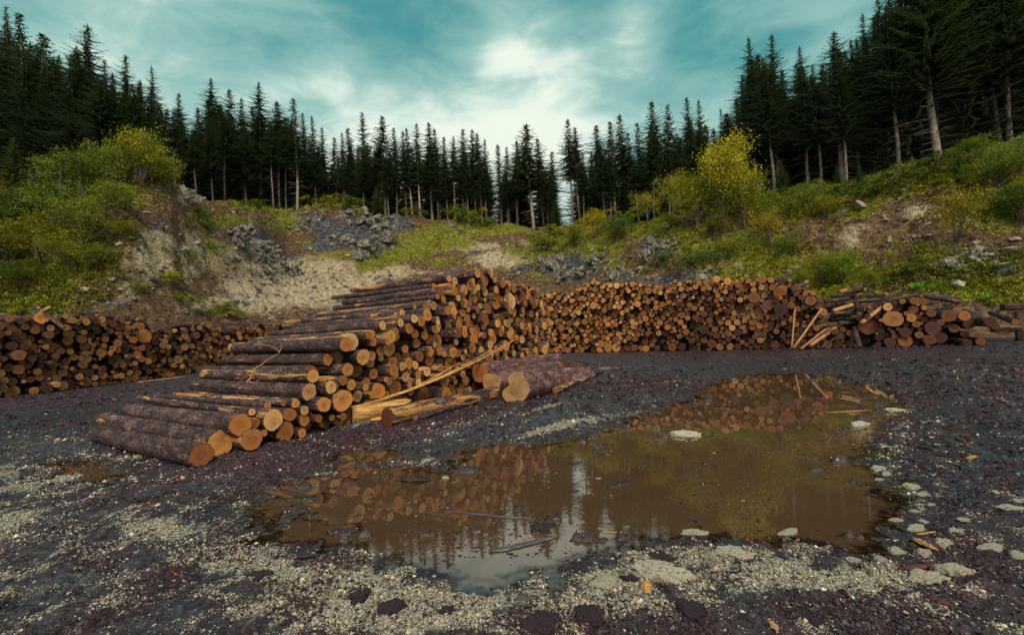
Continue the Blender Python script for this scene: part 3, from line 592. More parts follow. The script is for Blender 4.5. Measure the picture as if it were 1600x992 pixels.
# --- central stack: front runs from near left to far right
fA, fB = P(306, 730, .05), None
cface = Face([(-4.35, 6.75), (1.25, 17.1)], ((-.84, .54), (-.80, .60)), .06)
tops = [(318, 706), (360, 690), (385, 650), (450, 632), (500, 598), (528, 530), (555, 520), (600, 516), (632, 488), (680, 470), (690, 455), (712, 432), (748, 419), (775, 428), (800, 446), (830, 448), (846, 470), (858, 480)]
_ct = [(c[0], c[1]) for c in (cface.from_px(a, b) for a, b in tops)]; _ct.sort()
def cprof(t): return max(.34, float(np.interp(t, [a for a, b in _ct], [b for a, b in _ct])) + .05)
pre = conv([(415, 425, 38), (556, 403, 28), (235, 640, 36), (250, 572, 29), (345, 675, 48), (265, 692, 33), (295, 618, 28), (210, 762, 25), (270, 797, 28), (185, 815, 20), (290, 745, 25), (70, 760, 46), (115, 800, 52), (185, 690, 20), (205, 720, 20), (95, 712, 25), (362, 590, 22),
            (402, 610, 24), (430, 550, 26), (350, 500, 26), (462, 605, 24), (460, 660, 26), (395, 712, 20), (500, 695, 24), (535, 635, 36), (575, 592, 20), (615, 622, 34), (530, 562, 24), (560, 685, 20), (530, 465, 22), (565, 495, 15), (490, 425, 20), (685, 338, 22), (625, 332, 21), (530, 355, 19),
            (760, 305, 24), (795, 293, 20), (765, 365, 22), (825, 388, 22), (795, 420, 32), (705, 430, 22), (650, 455, 17), (820, 470, 24), (845, 545, 28), (760, 505, 22), (695, 525, 18), (625, 530, 20), (1105, 250, 44), (1000, 385, 17), (910, 455, 24), (940, 450, 22), (960, 240, 18), (845, 150, 15), (900, 140, 17),
            (875, 225, 15), (940, 285, 15), (745, 415, 19), (645, 575, 22), (730, 595, 20), (675, 630, 20), (700, 565, 16)], 400, 380, 2.757)
pre = [(310, 712, 18), (358, 701, 20.5), (390, 686, 17), (375, 663, 17.5)] + pre
cpre = preset(cface, pre, 1.0)
def csizes(q):
    out = list(q.uniform(.15, .22, 14)) + list(np.clip(q.normal(.112, .028, 420), .07, .18)) + list(q.uniform(.055, .09, 260)); b = out[:14]; rest = out[14:]; q.shuffle(rest[:330])
    return b + rest
cen = pack(cface, cprof, cpre, csizes, 3)
q = np.random.default_rng(5)
for i, (t, h, r, fixed) in enumerate(cen):
    p = cface.pos(t); ax = cface.axis(t); ax = Vector((ax.x, ax.y, q.normal() * .006)); sh = q.normal() * .15 + (abs(q.normal()) * .45 if q.random() < .25 else 0)
    if t < 1.6: sh *= .5
    pull = Vector((p[0], p[1], cface.z0 + h)) + Vector(ax) * sh
    ax = Vector((ax.x, ax.y, ax.z)); yaw = q.normal() * .012; ax = Vector((ax.x - ax.y * yaw, ax.y + ax.x * yaw, ax.z))
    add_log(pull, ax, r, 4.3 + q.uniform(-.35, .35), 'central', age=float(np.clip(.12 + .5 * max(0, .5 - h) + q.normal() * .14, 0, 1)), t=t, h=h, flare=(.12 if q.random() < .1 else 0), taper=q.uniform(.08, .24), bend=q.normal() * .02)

# --- right pile
rface = Face([(1.35, 28.2), (13.3, 21.6), (17.4, 19.3)], ((.50, .86), (.46, .89)), .20)
rt = [(838, 463), (850, 460), (880, 456), (905, 452), (925, 440), (960, 443), (1000, 443), (1030, 447), (1060, 440), (1100, 437), (1118, 432), (1150, 437), (1185, 434), (1230, 434), (1250, 448), (1275, 458), (1292, 470), (1300, 500), (1336, 500), (1345, 480), (1385, 474), (1420, 466), (1450, 464), (1478, 466), (1500, 474), (1520, 486), (1540, 498), (1552, 512)]
_rt = sorted((c[0], c[1]) for c in (rface.from_px(a, b) for a, b in rt))
def rprof(t): return max(.25, float(np.interp(t, [a for a, b in _rt], [b for a, b in _rt])) + .04)
rpre = conv([(665, 498, 42), (678, 415, 45), (815, 375, 50), (890, 455, 30), (1050, 430, 40), (1110, 487, 38), (1030, 497, 30), (950, 320, 28), (1155, 355, 38), (985, 445, 28), (1200, 430, 27), (1255, 425, 25), (1325, 408, 30), (1395, 390, 30), (1245, 355, 30), (1205, 322, 22), (1040, 340, 24), (895, 515, 35), (960, 515, 25),
             (740, 483, 22), (850, 310, 24), (1010, 270, 22), (960, 285, 20), (980, 355, 25), (950, 405, 20), (155, 205, 33), (100, 190, 18), (45, 140, 22), (150, 320, 38), (330, 265, 30), (75, 290, 30), (1170, 510, 28), (1240, 515, 22), (1300, 470, 22), (1350, 510, 24), (1100, 395, 18), (1145, 405, 22), (1020, 390, 20)], 1180, 400, 3.81)
rpre += conv([(1113, 470, 25), (1048, 443, 26), (695, 292, 21), (1530, 362, 34), (1310, 352, 28), (1385, 295, 26), (1265, 280, 20), (1240, 205, 20), (1170, 195, 21), (1340, 232, 20), (1300, 228, 18), (1435, 198, 21), (640, 232, 17), (720, 222, 16), (512, 215, 16), (630, 525, 19), (525, 340, 19), (655, 405, 16), (380, 435, 17),
              (1405, 365, 25), (1455, 340, 30), (1155, 545, 25), (1180, 502, 17), (1205, 430, 15), (1243, 432, 17), (1293, 430, 17), (930, 350, 16), (617, 262, 17), (665, 258, 15), (433, 300, 15), (850, 260, 16), (950, 235, 16), (1025, 250, 14), (1190, 285, 14), (1220, 330, 14)], 780, 380, 3.478)
rp = pack(rface, rprof, preset(rface, rpre), lambda q: list(q.uniform(.15, .24, 30)) + list(np.clip(q.normal(.118, .026, 950), .07, .19)) + list(q.uniform(.055, .085, 350)), 8, .04)
for i, (t, h, r, fixed) in enumerate(rp):
    pxx, pyy = project(*rface.pos(t), .2 + h)
    if 1288 < pxx < 1340 and pyy < 512 and not fixed: continue
    p = rface.pos(t); ax = rface.axis(t); yaw = q.normal() * (.05 if h > rprof(t) - .4 else .02); ax = Vector((ax.x - ax.y * yaw, ax.y + ax.x * yaw, q.normal() * .008))
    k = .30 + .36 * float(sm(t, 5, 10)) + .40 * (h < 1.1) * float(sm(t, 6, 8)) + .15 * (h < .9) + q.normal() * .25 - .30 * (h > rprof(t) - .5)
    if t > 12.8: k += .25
    add_log(Vector((p[0], p[1], rface.z0 + h)) + ax * (q.normal() * .16 + (q.uniform(.2, .7) if q.random() < .15 else 0)), ax, r, 4 + q.uniform(-.4, .4), 'right', age=float(np.clip(k, 0, 1)), t=t, h=h, taper=q.uniform(.05, .2), flare=(.15 if q.random() < .06 else 0))

# --- left pile
lface = Face([(-18.2, 12.5), (-17.6, 18.5), (-17.0, 26), (-15.6, 32.5)], ((-.93, .36), (-.86, .50)), .20)
lt = [(-200, 470), (-60, 488), (0, 497), (20, 492), (60, 494), (120, 492), (165, 496), (205, 499), (240, 513), (265, 514), (300, 508), (330, 508), (360, 512), (400, 506), (435, 505)]
_lt = sorted((c[0], c[1]) for c in (lface.from_px(a, b) for a, b in lt) if c)
def lprof(t): return max(.3, float(np.interp(t, [a for a, b in _lt], [b for a, b in _lt])) + .04)
lpre = conv([(190, 283, 24), (415, 362, 24), (75, 452, 26), (330, 595, 26), (650, 365, 32), (570, 420, 25), (715, 465, 28), (740, 440, 22), (385, 410, 20), (205, 455, 19), (570, 300, 13), (945, 315, 16), (185, 435, 15), (300, 480, 16), (815, 350, 16), (730, 358, 14), (815, 470, 21), (890, 500, 17), (320, 295, 16), (100, 295, 16),
             (75, 570, 20), (155, 620, 18), (540, 462, 16), (630, 470, 15), (360, 550, 16), (460, 440, 18), (130, 500, 16), (20, 440, 16), (880, 410, 13), (1070, 335, 13), (890, 465, 13)], 0, 400, 2.918)
lp = pack(lface, lprof, preset(lface, lpre), lambda q: list(q.uniform(.17, .25, 14)) + list(np.clip(q.normal(.118, .030, 850), .07, .20)) + list(q.uniform(.055, .08, 350)), 12, .045)
for i, (t, h, r, fixed) in enumerate(lp):
    p = lface.pos(t); ax = lface.axis(t); yaw = q.normal() * (.16 if h > lprof(t) - .35 else .03); ax = Vector((ax.x - ax.y * yaw, ax.y + ax.x * yaw, q.normal() * (.05 if h > lprof(t) - .35 else .01)))
    add_log(Vector((p[0], p[1], lface.z0 + h)) + ax * (q.normal() * .16 + (q.uniform(.2, .8) if q.random() < .2 else 0)), ax, r, 4 + q.uniform(-.5, .4), 'left', age=float(np.clip(.72 + q.normal() * .24, 0, 1)), t=t, h=h, taper=q.uniform(.05, .2), flare=(.2 if q.random() < .08 else 0))

# the logs that show largest become things of their own; the small rest is one mass
for s in LOGS: s['size'] = s['r'] / s['p'].y * (1.25 if s['pile'] == 'central' else 1.0)
order = sorted(LOGS, key=lambda s: -s['size']); N_OWN = 283
own = order[:N_OWN]; rest = order[N_OWN:]
LAY = {0: 'ground', 1: 'second', 2: 'third', 3: 'fourth', 4: 'fifth', 5: 'sixth', 6: 'seventh', 7: 'eighth', 8: 'ninth'}
ORD = lambda k: f"{k}{'th' if 10 <= k % 100 <= 20 else {1: 'st', 2: 'nd', 3: 'rd'}.get(k % 10, 'th')}"
bands = {}
for s in own: bands.setdefault((s['pile'], min(8, int(s['h'] / .42))), []).append(s)
for (pile, b), lst in bands.items():
    lst.sort(key=lambda s: project(*s['p'])[0])
    for k, s in enumerate(lst):
        size = 'thick' if s['r'] > .19 else 'slim' if s['r'] < .115 else 'medium'
        tone = 'pale orange cut' if s['age'] < .2 else 'brown cut' if s['age'] > .5 else 'orange brown cut'
        where = {'central': 'of central stack', 'right': 'of thick ends, right pile', 'left': 'of thick ends, left pile'}[pile]
        s['label'] = f"{size} log, {tone}, {ORD(k + 1)} from left, {LAY[b]} layer {where}"
for i, s in enumerate(own):
    s['spin'] = float(rng.uniform(0, 6.28))
    build_log(s, 101 + i, label=s['label'], group={'central': 'spruce logs of the central stack', 'right': 'spruce logs of the right pile', 'left': 'spruce logs of the left pile'}[s['pile']])
B = Buf()
for i, s in enumerate(rest):
    (V, Q, bc), ends = log_arrays(s['r'], s['L'], 1000 + i, 0, s.get('flare', 0), s.get('taper', .1)); M = np.array(frame(s['axis'], rng.uniform(0, 6))); o_ = np.array(s['p']); sd_ = rng.random()
    B.add(V @ M.T + o_, Q, 0, bc=bc, ec=np.zeros((len(V), 3)), age=s['age'], seed=sd_)
    for k, (pv, fq, ft, ec) in enumerate(ends): B.add(pv @ M.T + o_, [fq, ft], 1, bc=np.zeros((len(pv), 3)), ec=ec, age=s['age'], seed=(sd_ + .37 * k) % 1)
o = new_obj('stacked_logs', B.mesh('stacked_logs', [M_BARK, M_CUT], False))
tag(o, 'mass of thinner logs filling the three stacked piles around the yard', 'logs', None, 'stuff')

# ------------------------------------------------------------------ logs lying loose
def on_ground(px, py, r): p = P(px, py, .06); p.z = ground_z(p.x, p.y) + r * .93; return p
def gp(px, py, D, r):
    p = PD(px, py, D); p.z = ground_z(p.x, p.y) + r * .95; return p
loose = []
def L_(pa, pb, r, label, name='log', cat='log', mb=None, **kw):
    s = dict(p=Vector(pa), axis=(Vector(pb) - Vector(pa)).normalized(), r=r, L=(Vector(pb) - Vector(pa)).length, age=kw.pop('age', .2), **kw)
    loose.append(s); return build_log(s, 700 + len(loose) * 7, name=name, label=label, cat=cat, mbark=mb)
L_(gp(606, 657, 8.75, .17), gp(776, 612, 11.6, .15), .17, 'peeled and mossy log on the ground with dark hollow looking end', end_age=1.0, age=.3, flare=.12, rough_end=.15, spin=.4)
L_(gp(650, 668, 9.05, .075), gp(782, 622, 11.9, .07), .075, 'thin reddish pole with stripped streak at the foot of the mossy log', mb=M_BARK, age=.4, spin=1.2, rough_end=.5)
L_(PD(805, 607, 10.9), PD(916, 586, 14.9), .38, 'thickest loose log with a notch sawn out of its pale end', notch=.45, taper=.22, age=.0, mb=M_BARK_GREY, spin=R(-10), flare=.03)
L_(PD(768, 599, 11.9), PD(872, 574, 15.7), .28, 'loose log lying between the notched log and the long grey one behind', mb=M_BARK_GREY, age=.15, spin=1)
_p = PD(750, 582, 12.3); _p2 = PD(872, 561, 16.3); _q = Vector((_p.x + .25, _p.y + .3, ground_z(_p.x, _p.y) + .16)); L_(_q, _q + (_p2 - _p) * .9, .17, 'dark log squeezed beneath the long grey log', age=.8)
L_(_p, _p2, .27, 'long straight grey barked log lying behind the notched log', mb=M_BARK_GREY, age=.05, spin=2)
L_(gp(868, 612, 11.9, .085), gp(930, 588, 15.0, .08), .085, 'short thin pole lying on the yard in front of the notched log', age=.1, spin=1)
L_(gp(857, 571, 16.0, .16), gp(893, 566, 17.2, .16), .16, 'stubby broken log piece with frayed bark beside long grey log', mb=M_BARK_RED, rough_end=.8, age=.3, flare=.2)
L_(gp(880, 573, 15.6, .28), gp(915, 560, 16.6, .22), .22, 'knobbly reddish stump piece heaped behind the notched log', mb=M_BARK_RED, rough_end=.9, age=.4, flare=.4, name='stump', cat='stump')
L_(gp(852, 563, 18.6, .12), gp(872, 560, 19.4, .12), .12, 'small sawn offcut beside the end of central stack', rough_end=.3, age=.2)
L_(gp(912, 581, 14.9, .10), gp(940, 578, 15.6, .09), .10, 'small dark offcut past the far end of the notched log', mb=M_BARK_RED, rough_end=.9, age=.5)
L_(gp(898, 588, 14.4, .05), gp(918, 586, 14.9, .04), .05, 'tiny bark covered chunk against the notched log', mb=M_BARK_RED, rough_end=.9, age=.5)
# far right
L_(PD(1555, 509, 18.9), PD(1508, 486, 22.5), .15, 'long dark log sliding off the end of the right pile', age=.7)
L_(PD(1587, 503, 19.5), PD(1548, 489, 22.5), .13, 'grey weathered log lying on the bank beyond right pile', age=.5)
L_(PD(1500, 470, 20.5), PD(1440, 461, 21.2), .15, 'dark log lying crosswise on top of right end pile', age=.8)
L_(PD(1598, 512, 19.2), PD(1548, 514, 20.0), .15, 'low dark log on the ground past the right pile', age=.8)
L_(PD(1680, 476, 19.4), PD(1566, 480, 20.0), .18, 'heavy dark log laid across two short supports at right edge', age=.9)
for (a, b, nm) in ((1592, 500, 'left'), (1640, 498, 'right')):
    p = PD(a, b, 19.9); z = ground_z(p.x, p.y)
    s = dict(p=Vector((p.x, p.y, z - .05)), axis=Vector((.02, .03, 1)), r=.15, L=PD(a, 482, 19.9).z - z - .1, age=.9); build_log(s, 901 + a, name='support_post', cat='post', label='upright dark log end holding up the %s side of the heavy crosswise log' % nm, mbark=M_BARK_RED)

# crossed logs in the gap of the right pile
JUM = [(1288, 471, 1382, 460, .10), (1305, 476, 1378, 468, .09), (1290, 482, 1340, 474, .08), (1300, 492, 1372, 482, .10), (1322, 486, 1385, 488, .09), (1296, 500, 1352, 497, .09), (1310, 505, 1345, 503, .10), (1292, 512, 1338, 506, .09), (1318, 462, 1352, 452, .08), (1335, 480, 1398, 484, .11),
       (1310, 456, 1345, 447, .10), (1300, 465, 1340, 461, .08), (1330, 495, 1395, 492, .10), (1298, 523, 1330, 512, .08), (1266, 534, 1300, 508, .09), (1275, 540, 1312, 516, .10), (1252, 500, 1275, 492, .08), (1395, 470, 1440, 462, .08)]
for k, (a, b, c, d, r) in enumerate(JUM):
    c1 = rface.from_px(a, b); c2 = rface.from_px(c, d); D1 = c1[2] + .15 + .35 * (k % 3); D2 = c2[2] + .1 + .4 * ((k + 1) % 3)
    L_(PD(a, b, D1), PD(c, d, D2), r, f"crosswise log in the gap of the right pile, {ORD(k + 1)} of {len(JUM)} jumbled ones", age=.45 + .4 * ((k * 7) % 5) / 5, spin=k)
for k in range(26):      # more of them hidden deeper in the gap
    a = rng.uniform(1285, 1345); b = rng.uniform(474, 535); c = rface.from_px(a, b); c2 = rface.from_px(a + 45, b - 4)
    if k < 12: L_(PD(a, b, c[2] + 1.0 + .1 * k), PD(a + rng.uniform(35, 55), b + rng.uniform(-12, 5), c2[2] + 1.4), .11, 'dark log buried deep in the gap of the right pile', age=.8, spin=k)
for o in [o for o in scene.objects if o.get('label') == 'dark log buried deep in the gap of the right pile']: o['group'] = 'logs buried in the gap'
for o in [o for o in scene.objects if 'jumbled' in o.get('label', '')]: o['group'] = 'crosswise logs in the gap'
f = lambda px, py, off: PD(px, py, rface.from_px(min(max(px, 850), 1500), py)[2] - off)
for (a, b, c, d, r, lab, mb, o1, o2) in ((1237, 544, 1242, 483, .035, 'thin upright pole leaning on the right pile', M_PALE, .75, .1), (1240, 544, 1284, 482, .05, 'slanting peeled pole leaning on the right pile', M_PALE, .9, .1),
        (1251, 545, 1290, 514, .045, 'short slanting pole at the foot of the pile beside slanting peeled one', M_PALE, .8, .1), (1281, 544, 1316, 521, .05, 'low slanting pole near ground in front of the gap', M_BARK, .7, .2),
        (1265, 540, 1306, 512, .085, 'stripped log leaning into the gap of the right pile', M_PALE, .5, -.2), (1345, 505, 1382, 477, .085, 'pale peeled log slanting over the crossed logs', M_PALE, .35, -.1), (1343, 543, 1335, 511, .10, 'dark short trunk propped upright beside right end pile', M_BARK, .5, .1),
        (1349, 447, 1398, 477, .045, 'dark pole crossing over the top of the jumbled logs', M_BARK_RED, -.3, .1), (1301, 486, 1332, 476, .09, 'half stripped log poking out of the gap', M_PALE, .3, .0)):
    L_(f(a, b, o1), f(c, d, o2), r, lab, name='pole', cat='pole', mb=mb, age=.35)
# logs resting on top of the piles
for (a, b, c, d, r, lab, ft, ag) in ((1216, 458, 1232, 436, .21, 'thick pale log resting on the crest of the right pile', 0, .1), (1190, 449, 1207, 437, .13, 'medium log beside the thick one on the crest of right pile', 0, .3), (926, 441, 962, 449, .11, 'pale pole lying askew at left end of the right pile crest', 0, 0),
        (1055, 439, 1085, 446, .09, 'pale pole lying askew at the middle of the right pile crest', 0, .05), (1120, 436, 1142, 446, .16, 'thick yellow log end on right pile crest left of centre', 0, .05), (1240, 452, 1262, 440, .12, 'grey log beside the thick pale one on the crest', 0, .6)):
    c1 = rface.from_px(a, b); L_(PD(a, b, c1[2] - .1), PD(c, d, c1[2] + 2.6), r, lab, age=ag)
L_(PD(66, 496, 17.2), PD(60, 492, 18.6), .26, 'orange stump end standing up on the left pile', age=.15, name='stump', cat='stump', rough_end=.3)
L_(PD(100, 512, 16.7), PD(53, 476, 17.6), .07, 'dark pole sticking up at a slant from the left pile', age=.7, name='pole', cat='pole')
L_(PD(78, 480, 17.1), PD(60, 490, 17.3), .06, 'splintered orange spike on top of the stump on left pile', age=.1, name='pole', cat='pole', mb=M_SPLIT, rough_end=.8)
for k, (a, b, c, d, r) in enumerate([(105, 497, 150, 490, .09), (150, 493, 210, 502, .08), (330, 512, 375, 530, .09), (265, 510, 310, 508, .11), (215, 498, 240, 520, .09), (122, 487, 140, 494, .06)]):
    c1 = lface.from_px(a, b); c2 = lface.from_px(c, d)
    L_(PD(a, b, c1[2] + .1), PD(c, d, c2[2] + .3), r, f"pole lying crosswise on the crest of left pile, {ORD(k + 1)} from left", age=.7, name='pole', cat='pole')
# long pole lying on the ground before the left pile
L_(on_ground(135, 611, .05), on_ground(240, 596, .05), .05, 'long pale pole on the ground along the foot of left pile', name='pole', cat='pole', mb=M_PALE, age=.3)
L_(on_ground(215, 604, .035), on_ground(290, 594, .03), .035, 'thin pale pole on the track right of the long one', name='pole', cat='pole', mb=M_PALE, age=.3)
L_(on_ground(1130, 549, .05), on_ground(1225, 545, .05), .05, 'reddish pole lying along the foot of the right pile', name='pole', cat='pole', mb=M_BARK_RED, age=.3)
L_(on_ground(968, 549, .05), on_ground(995, 546, .05), .05, 'short pale pole at foot of right pile, nearest the central stack', name='pole', cat='pole', mb=M_PALE, age=.3)
L_(on_ground(1028, 549, .05), on_ground(1043, 545, .05), .05, 'stubby pale stick at foot of the right pile', name='pole', cat='pole', mb=M_PALE, age=.3)

# split slab with its long splinter leaning on the central stack
def build_slab():
    root = new_obj('split_log', None); tag(root, 'bright split half log with a long splinter rising to the right', 'split log')
    a = gp(548, 662, 9.05, .17); b = gp(625, 655, 9.55, .15); ax = (b - a).normalized(); up = Vector((0, 0, 1)); sd_ = ax.cross(up).normalized()
    root.location = (a.x, a.y, a.z)
    V = []; NZ, S = 26, 14
    for i in range(NZ):
        t = i / (NZ - 1)
        for j in range(S):
            an = R(-150) + R(215) * j / (S - 1); rr_ = .19 * (1 - .25 * t) * (1 + .05 * math.sin(3 * an + 4 * t)); 
            zt = t + (.10 * math.sin(j * 2.3) * (1 if i == NZ - 1 else 0))
            p = ax * (zt * 1.15) + sd_ * math.cos(an) * rr_ + up * (math.sin(an) * rr_ * 1.1 - .01 + .10 * t); V.append(p)
    V = np.array([v[:] for v in V]); ii = np.arange(NZ * S).reshape(NZ, S); f = np.stack([ii[:-1, :-1], ii[1:, :-1], ii[1:, 1:], ii[:-1, 1:]], -1).reshape(-1, 4)
    c_ = V.mean(0); inn = []
    for i in range(NZ):
        m_ = np.array((ax * (i / (NZ - 1) * 1.15) + up * .05)[:]); inn.append(m_ + (V[i * S:(i + 1) * S] - m_) * .86)
    V2 = np.vstack([V] + [np.array(x) for x in inn]); n0 = NZ * S; f2 = f[:, ::-1] + n0
    rim = []
    for i in range(NZ - 1):
        for e in (0, S - 1): q_ = [i * S + e, (i + 1) * S + e, n0 + (i + 1) * S + e, n0 + i * S + e]; rim.append(q_ if e else q_[::-1])
    for j in range(S - 1):
        for e in (0, NZ - 1): q_ = [e * S + j, e * S + j + 1, n0 + e * S + j + 1, n0 + e * S + j]; rim.append(q_ if e == 0 else q_[::-1])
    MF = np.array(frame(ax)); root.matrix_world = Matrix.Translation(a) @ frame(ax).to_4x4(); toL = lambda v_: np.asarray(v_, float) @ MF
    new_obj('shell', make_mesh('shell', toL(V2), [f, f2, np.array(rim)], M_SPLIT, None, None, True), root)
    # splinter: flat blade that tapers to a point, in two layers
    tip = PD(810, 529, 13.6) - a
    for k, (e0, wd, hh, l1) in enumerate(((.10, .16, .05, 1.0), (.02, .10, .04, .55), (.22, .06, .04, .75))):
        st = ax * e0 + up * (.10 + .03 * k); pts = []; en = st + (tip - st) * l1; B_ = Buf(); N = 40; d_ = (en - st).normalized(); s2 = d_.cross(up).normalized(); u2 = s2.cross(d_)
        Vb = []
        for i in range(N):
            t = i / (N - 1); c = st + (en - st) * t + up * (-.13 * math.sin(t * math.pi)) + s2 * .03 * math.sin(5 * t + k)
            w_ = wd * (1 - t) ** .75 * (1 + .12 * math.sin(t * 31 + k) + .1 * math.sin(t * 77)) + .016; h_ = hh * (1 - .7 * t) * (1 + .2 * math.sin(t * 43))
            for (x_, y_) in ((-1, -.1), (-.4, .6), (.1, 1), (.6, .5), (1, 0), (.5, -.6), (-.3, -.8)): Vb.append(c + s2 * x_ * w_ * .5 + u2 * y_ * h_ * .7)
        ii = np.arange(N * 7).reshape(N, 7); fq = np.stack([ii[:-1], np.roll(ii, -1, 1)[:-1], np.roll(ii, -1, 1)[1:], ii[1:]], -1).reshape(-1, 4)
        Vb = np.array([v[:] for v in Vb]); Vb = np.vstack([Vb, Vb[:7].mean(0), Vb[-7:].mean(0)])
        cap_ = [[N * 7, j, (j + 1) % 7] for j in range(7)] + [[N * 7 + 1, (N - 1) * 7 + (j + 1) % 7, (N - 1) * 7 + j] for j in range(7)]
        new_obj('splinter', make_mesh('splinter', toL(Vb), [fq, np.array(cap_)], M_SPLIT), root)
    # ragged lower slats
    for k in range(3):
        st = ax * (.35 + .1 * k) + sd_ * (.12 + .03 * k) - up * .13; en = st + ax * (.45 + .1 * k) + up * (.03 + .06 * k) + sd_ * .02
        V_, F_ = tube([st[:], ((st + en) / 2)[:], en[:]], [.035, .05, .004], 6, jitter=.2); new_obj('slat', make_mesh('slat', toL(V_), F_, M_SPLIT), root)
build_slab()

# forked dry branch lying on the stack
def branch(name, label, cat, p, segs, mat=None):
    root = new_obj(name, None); root.location = p; tag(root, label, cat)
    for k, (pts, r0) in enumerate(segs):
        pts = np.array([v[:] for v in pts]); tt_ = np.linspace(0, 1, 12); ps = np.stack([np.interp(tt_, np.linspace(0, 1, len(pts)), pts[:, i]) for i in range(3)], -1) + rng.normal(size=(12, 3)) * r0 * .5
        V_, F_ = tube(ps - np.array(p[:]), r0 * (1.1 - .8 * tt_), 6); new_obj('stem' if k == 0 else 'side_branch', make_mesh('stem', V_, F_, mat or M_PALE), root)
D0 = 8.4
branch('dry_branch', 'forked dry branch lying across the near logs of the central stack', 'branch', PD(387, 596, D0),
       [((PD(387, 596, D0), PD(400, 575, D0), PD(425, 557, D0), PD(437, 551, D0)), .016), ((PD(437, 551, D0), PD(432, 545, D0), PD(420, 540, D0), PD(401, 535, D0)), .010), ((PD(437, 551, D0), PD(440, 540, D0), PD(437, 534, D0)), .008), ((PD(400, 575, D0), PD(390, 580, D0), PD(380, 590, D0), PD(372, 601, D0)), .008), ((PD(387, 596, D0), PD(398, 598, D0), PD(410, 589, D0)), .009)])

# ------------------------------------------------------------------ spruces
def spruce_mesh(seed, bare=.12, width=.17, dens=1.0, H=10.0, sparse=0.0, fs=1.0):
    """crown and trunk of a spruce 10 units high; bare = share of the trunk without live branches"""
    q = np.random.default_rng(seed); V = []; lf = []; lean = q.normal() * .006
    SV, SF = [], []; BV, BF = [], []
    def axis(z): return np.array([.05 * math.sin(z * .7 + seed) + lean * z, .05 * math.cos(z * .5 + seed), z])
    zb = H * bare; z = H - .08
    def spray(p, d, l, wd, sag):
        s_ = np.cross(d, [0, 0, 1]); s_ /= np.linalg.norm(s_) + 1e-6
        t = p + d * l + np.array([0, 0, -sag * l]); m = p + d * l * .45 + np.array([0, 0, -sag * l * .25])
        V.extend([p, m + s_ * wd, t, m - s_ * wd]); b = q.random(); lf.extend([b] * 4)
    # leader
    for k in range(5): spray(axis(H - .5 + .1 * k), np.array([.15 * math.cos(k * 2.4), .15 * math.sin(k * 2.4), 1.]), .28, .035, 0)
    while z > zb:
        u = (H - z) / (H - zb)                                     # 0 top .. 1 crown base
        prof = min(1.0, (u * 1.2) ** .82) * (1 - .35 * max(0, (u - .72) / .28) ** 1.5)
        nb = int(5 + 3 * min(1, u * 2)); a0 = q.uniform(0, 6.3)
        for b in range(7 if u < .45 else 4):                       # short growth that hides the upper stem
            a = q.uniform(0, 6.3); spray(axis(z + q.uniform(-.08, .08)), np.array([math.cos(a), math.sin(a), q.uniform(-.3, .5)]), q.uniform(.14, .30) * fs ** .5, .05 * fs ** .5, .3)
        for b in range(nb):
            if q.random() < sparse * (.4 + .6 * u): continue
            a = a0 + b * 2 * math.pi / nb + q.normal() * .22
            L = H * width * prof * q.uniform(.62, 1.22) + .05
            if q.random() < .07: L *= 1.25
            base = axis(z + q.normal() * .05); dh = np.array([math.cos(a), math.sin(a), 0.]); n_ = max(3, int(L / .092 * dens / fs ** 1.1))
            droop = -.55 * min(1, u * 1.4) + .45 * (1 - min(1, u * 3)) + q.normal() * .10
            pts = []
            for i in range(n_ + 1):
                t = i / n_; pts.append(base + dh * L * t + np.array([0, 0, L * (droop * t + .40 * t * t * min(1, u * 1.5))]))
            for i in range(1, n_ + 1):
                p = pts[i]; t = i / n_; tw = (.30 * (1 - t) ** .6 + .06) * (.40 + .46 * min(L, 1.6) / 1.6) * q.uniform(.6, 1.25) * fs
                for sg in (-1, 1):
                    an = a + sg * q.uniform(.7, 1.15); spray(p, np.array([math.cos(an), math.sin(an), .02]), tw, tw * .19, q.uniform(.15, .55))
                if i % 2: spray(p, np.array([math.cos(a + q.normal() * .5), math.sin(a + q.normal() * .5), -.5]), tw * .8, tw * .20, .5)
            spray(pts[-2], dh, (.12 + .20 * min(L, .7)) * fs, (.02 + .03 * min(L, .7)) * fs, -.05)
            if L > .5:
                v_, f_ = tube([pts[0], pts[len(pts) // 2], pts[-1]], [.020, .012, .003], 3, False); BF.append(f_[0] + sum(len(x) for x in BV)); BV.append(v_)
        z -= q.uniform(.13, .21) * (1 + .35 * u) * fs ** .5
    V = np.array(V); F = np.arange(len(V)).reshape(-1, 4)
    nb_ = len(V); bv = np.vstack(BV); crown = make_mesh('crown', np.vstack([V, bv]), [F, np.concatenate(BF) + nb_], M_NEEDLE, None, {'leaf': np.concatenate([lf, np.zeros(len(bv))])})
    # trunk with dead twigs below the crown
    zs = np.linspace(-.8, H * .99, 14); v_, f_ = tube([axis(t) for t in zs], [.098 * max(.06, 1 - t / H) ** .7 + .004 for t in zs], 8, jitter=.05)
    SF = [f for f in SF] ; n0 = sum(len(x) for x in SV); SV.append(v_); SF.append(f_[0] + n0)
    zz_ = H * .03
    while zz_ < zb * 1.15:
        for _ in range(2):
            a = q.uniform(0, 6.3); L = q.uniform(.25, .9) * (.5 + zz_ / max(zb, 1)); p = axis(zz_); e = p + np.array([math.cos(a), math.sin(a), -.25]) * L
            tv, tf = tube([p, (p + e) / 2 + [0, 0, .04], e], [.012, .009, .003], 3, False); SF.append(tf[0] + sum(len(x) for x in SV)); SV.append(tv)
        zz_ += q.uniform(.12, .3)
    trunk = make_mesh('trunk', np.vstack(SV), SF, M_TRUNK, None, None, True)
    return crown, trunk
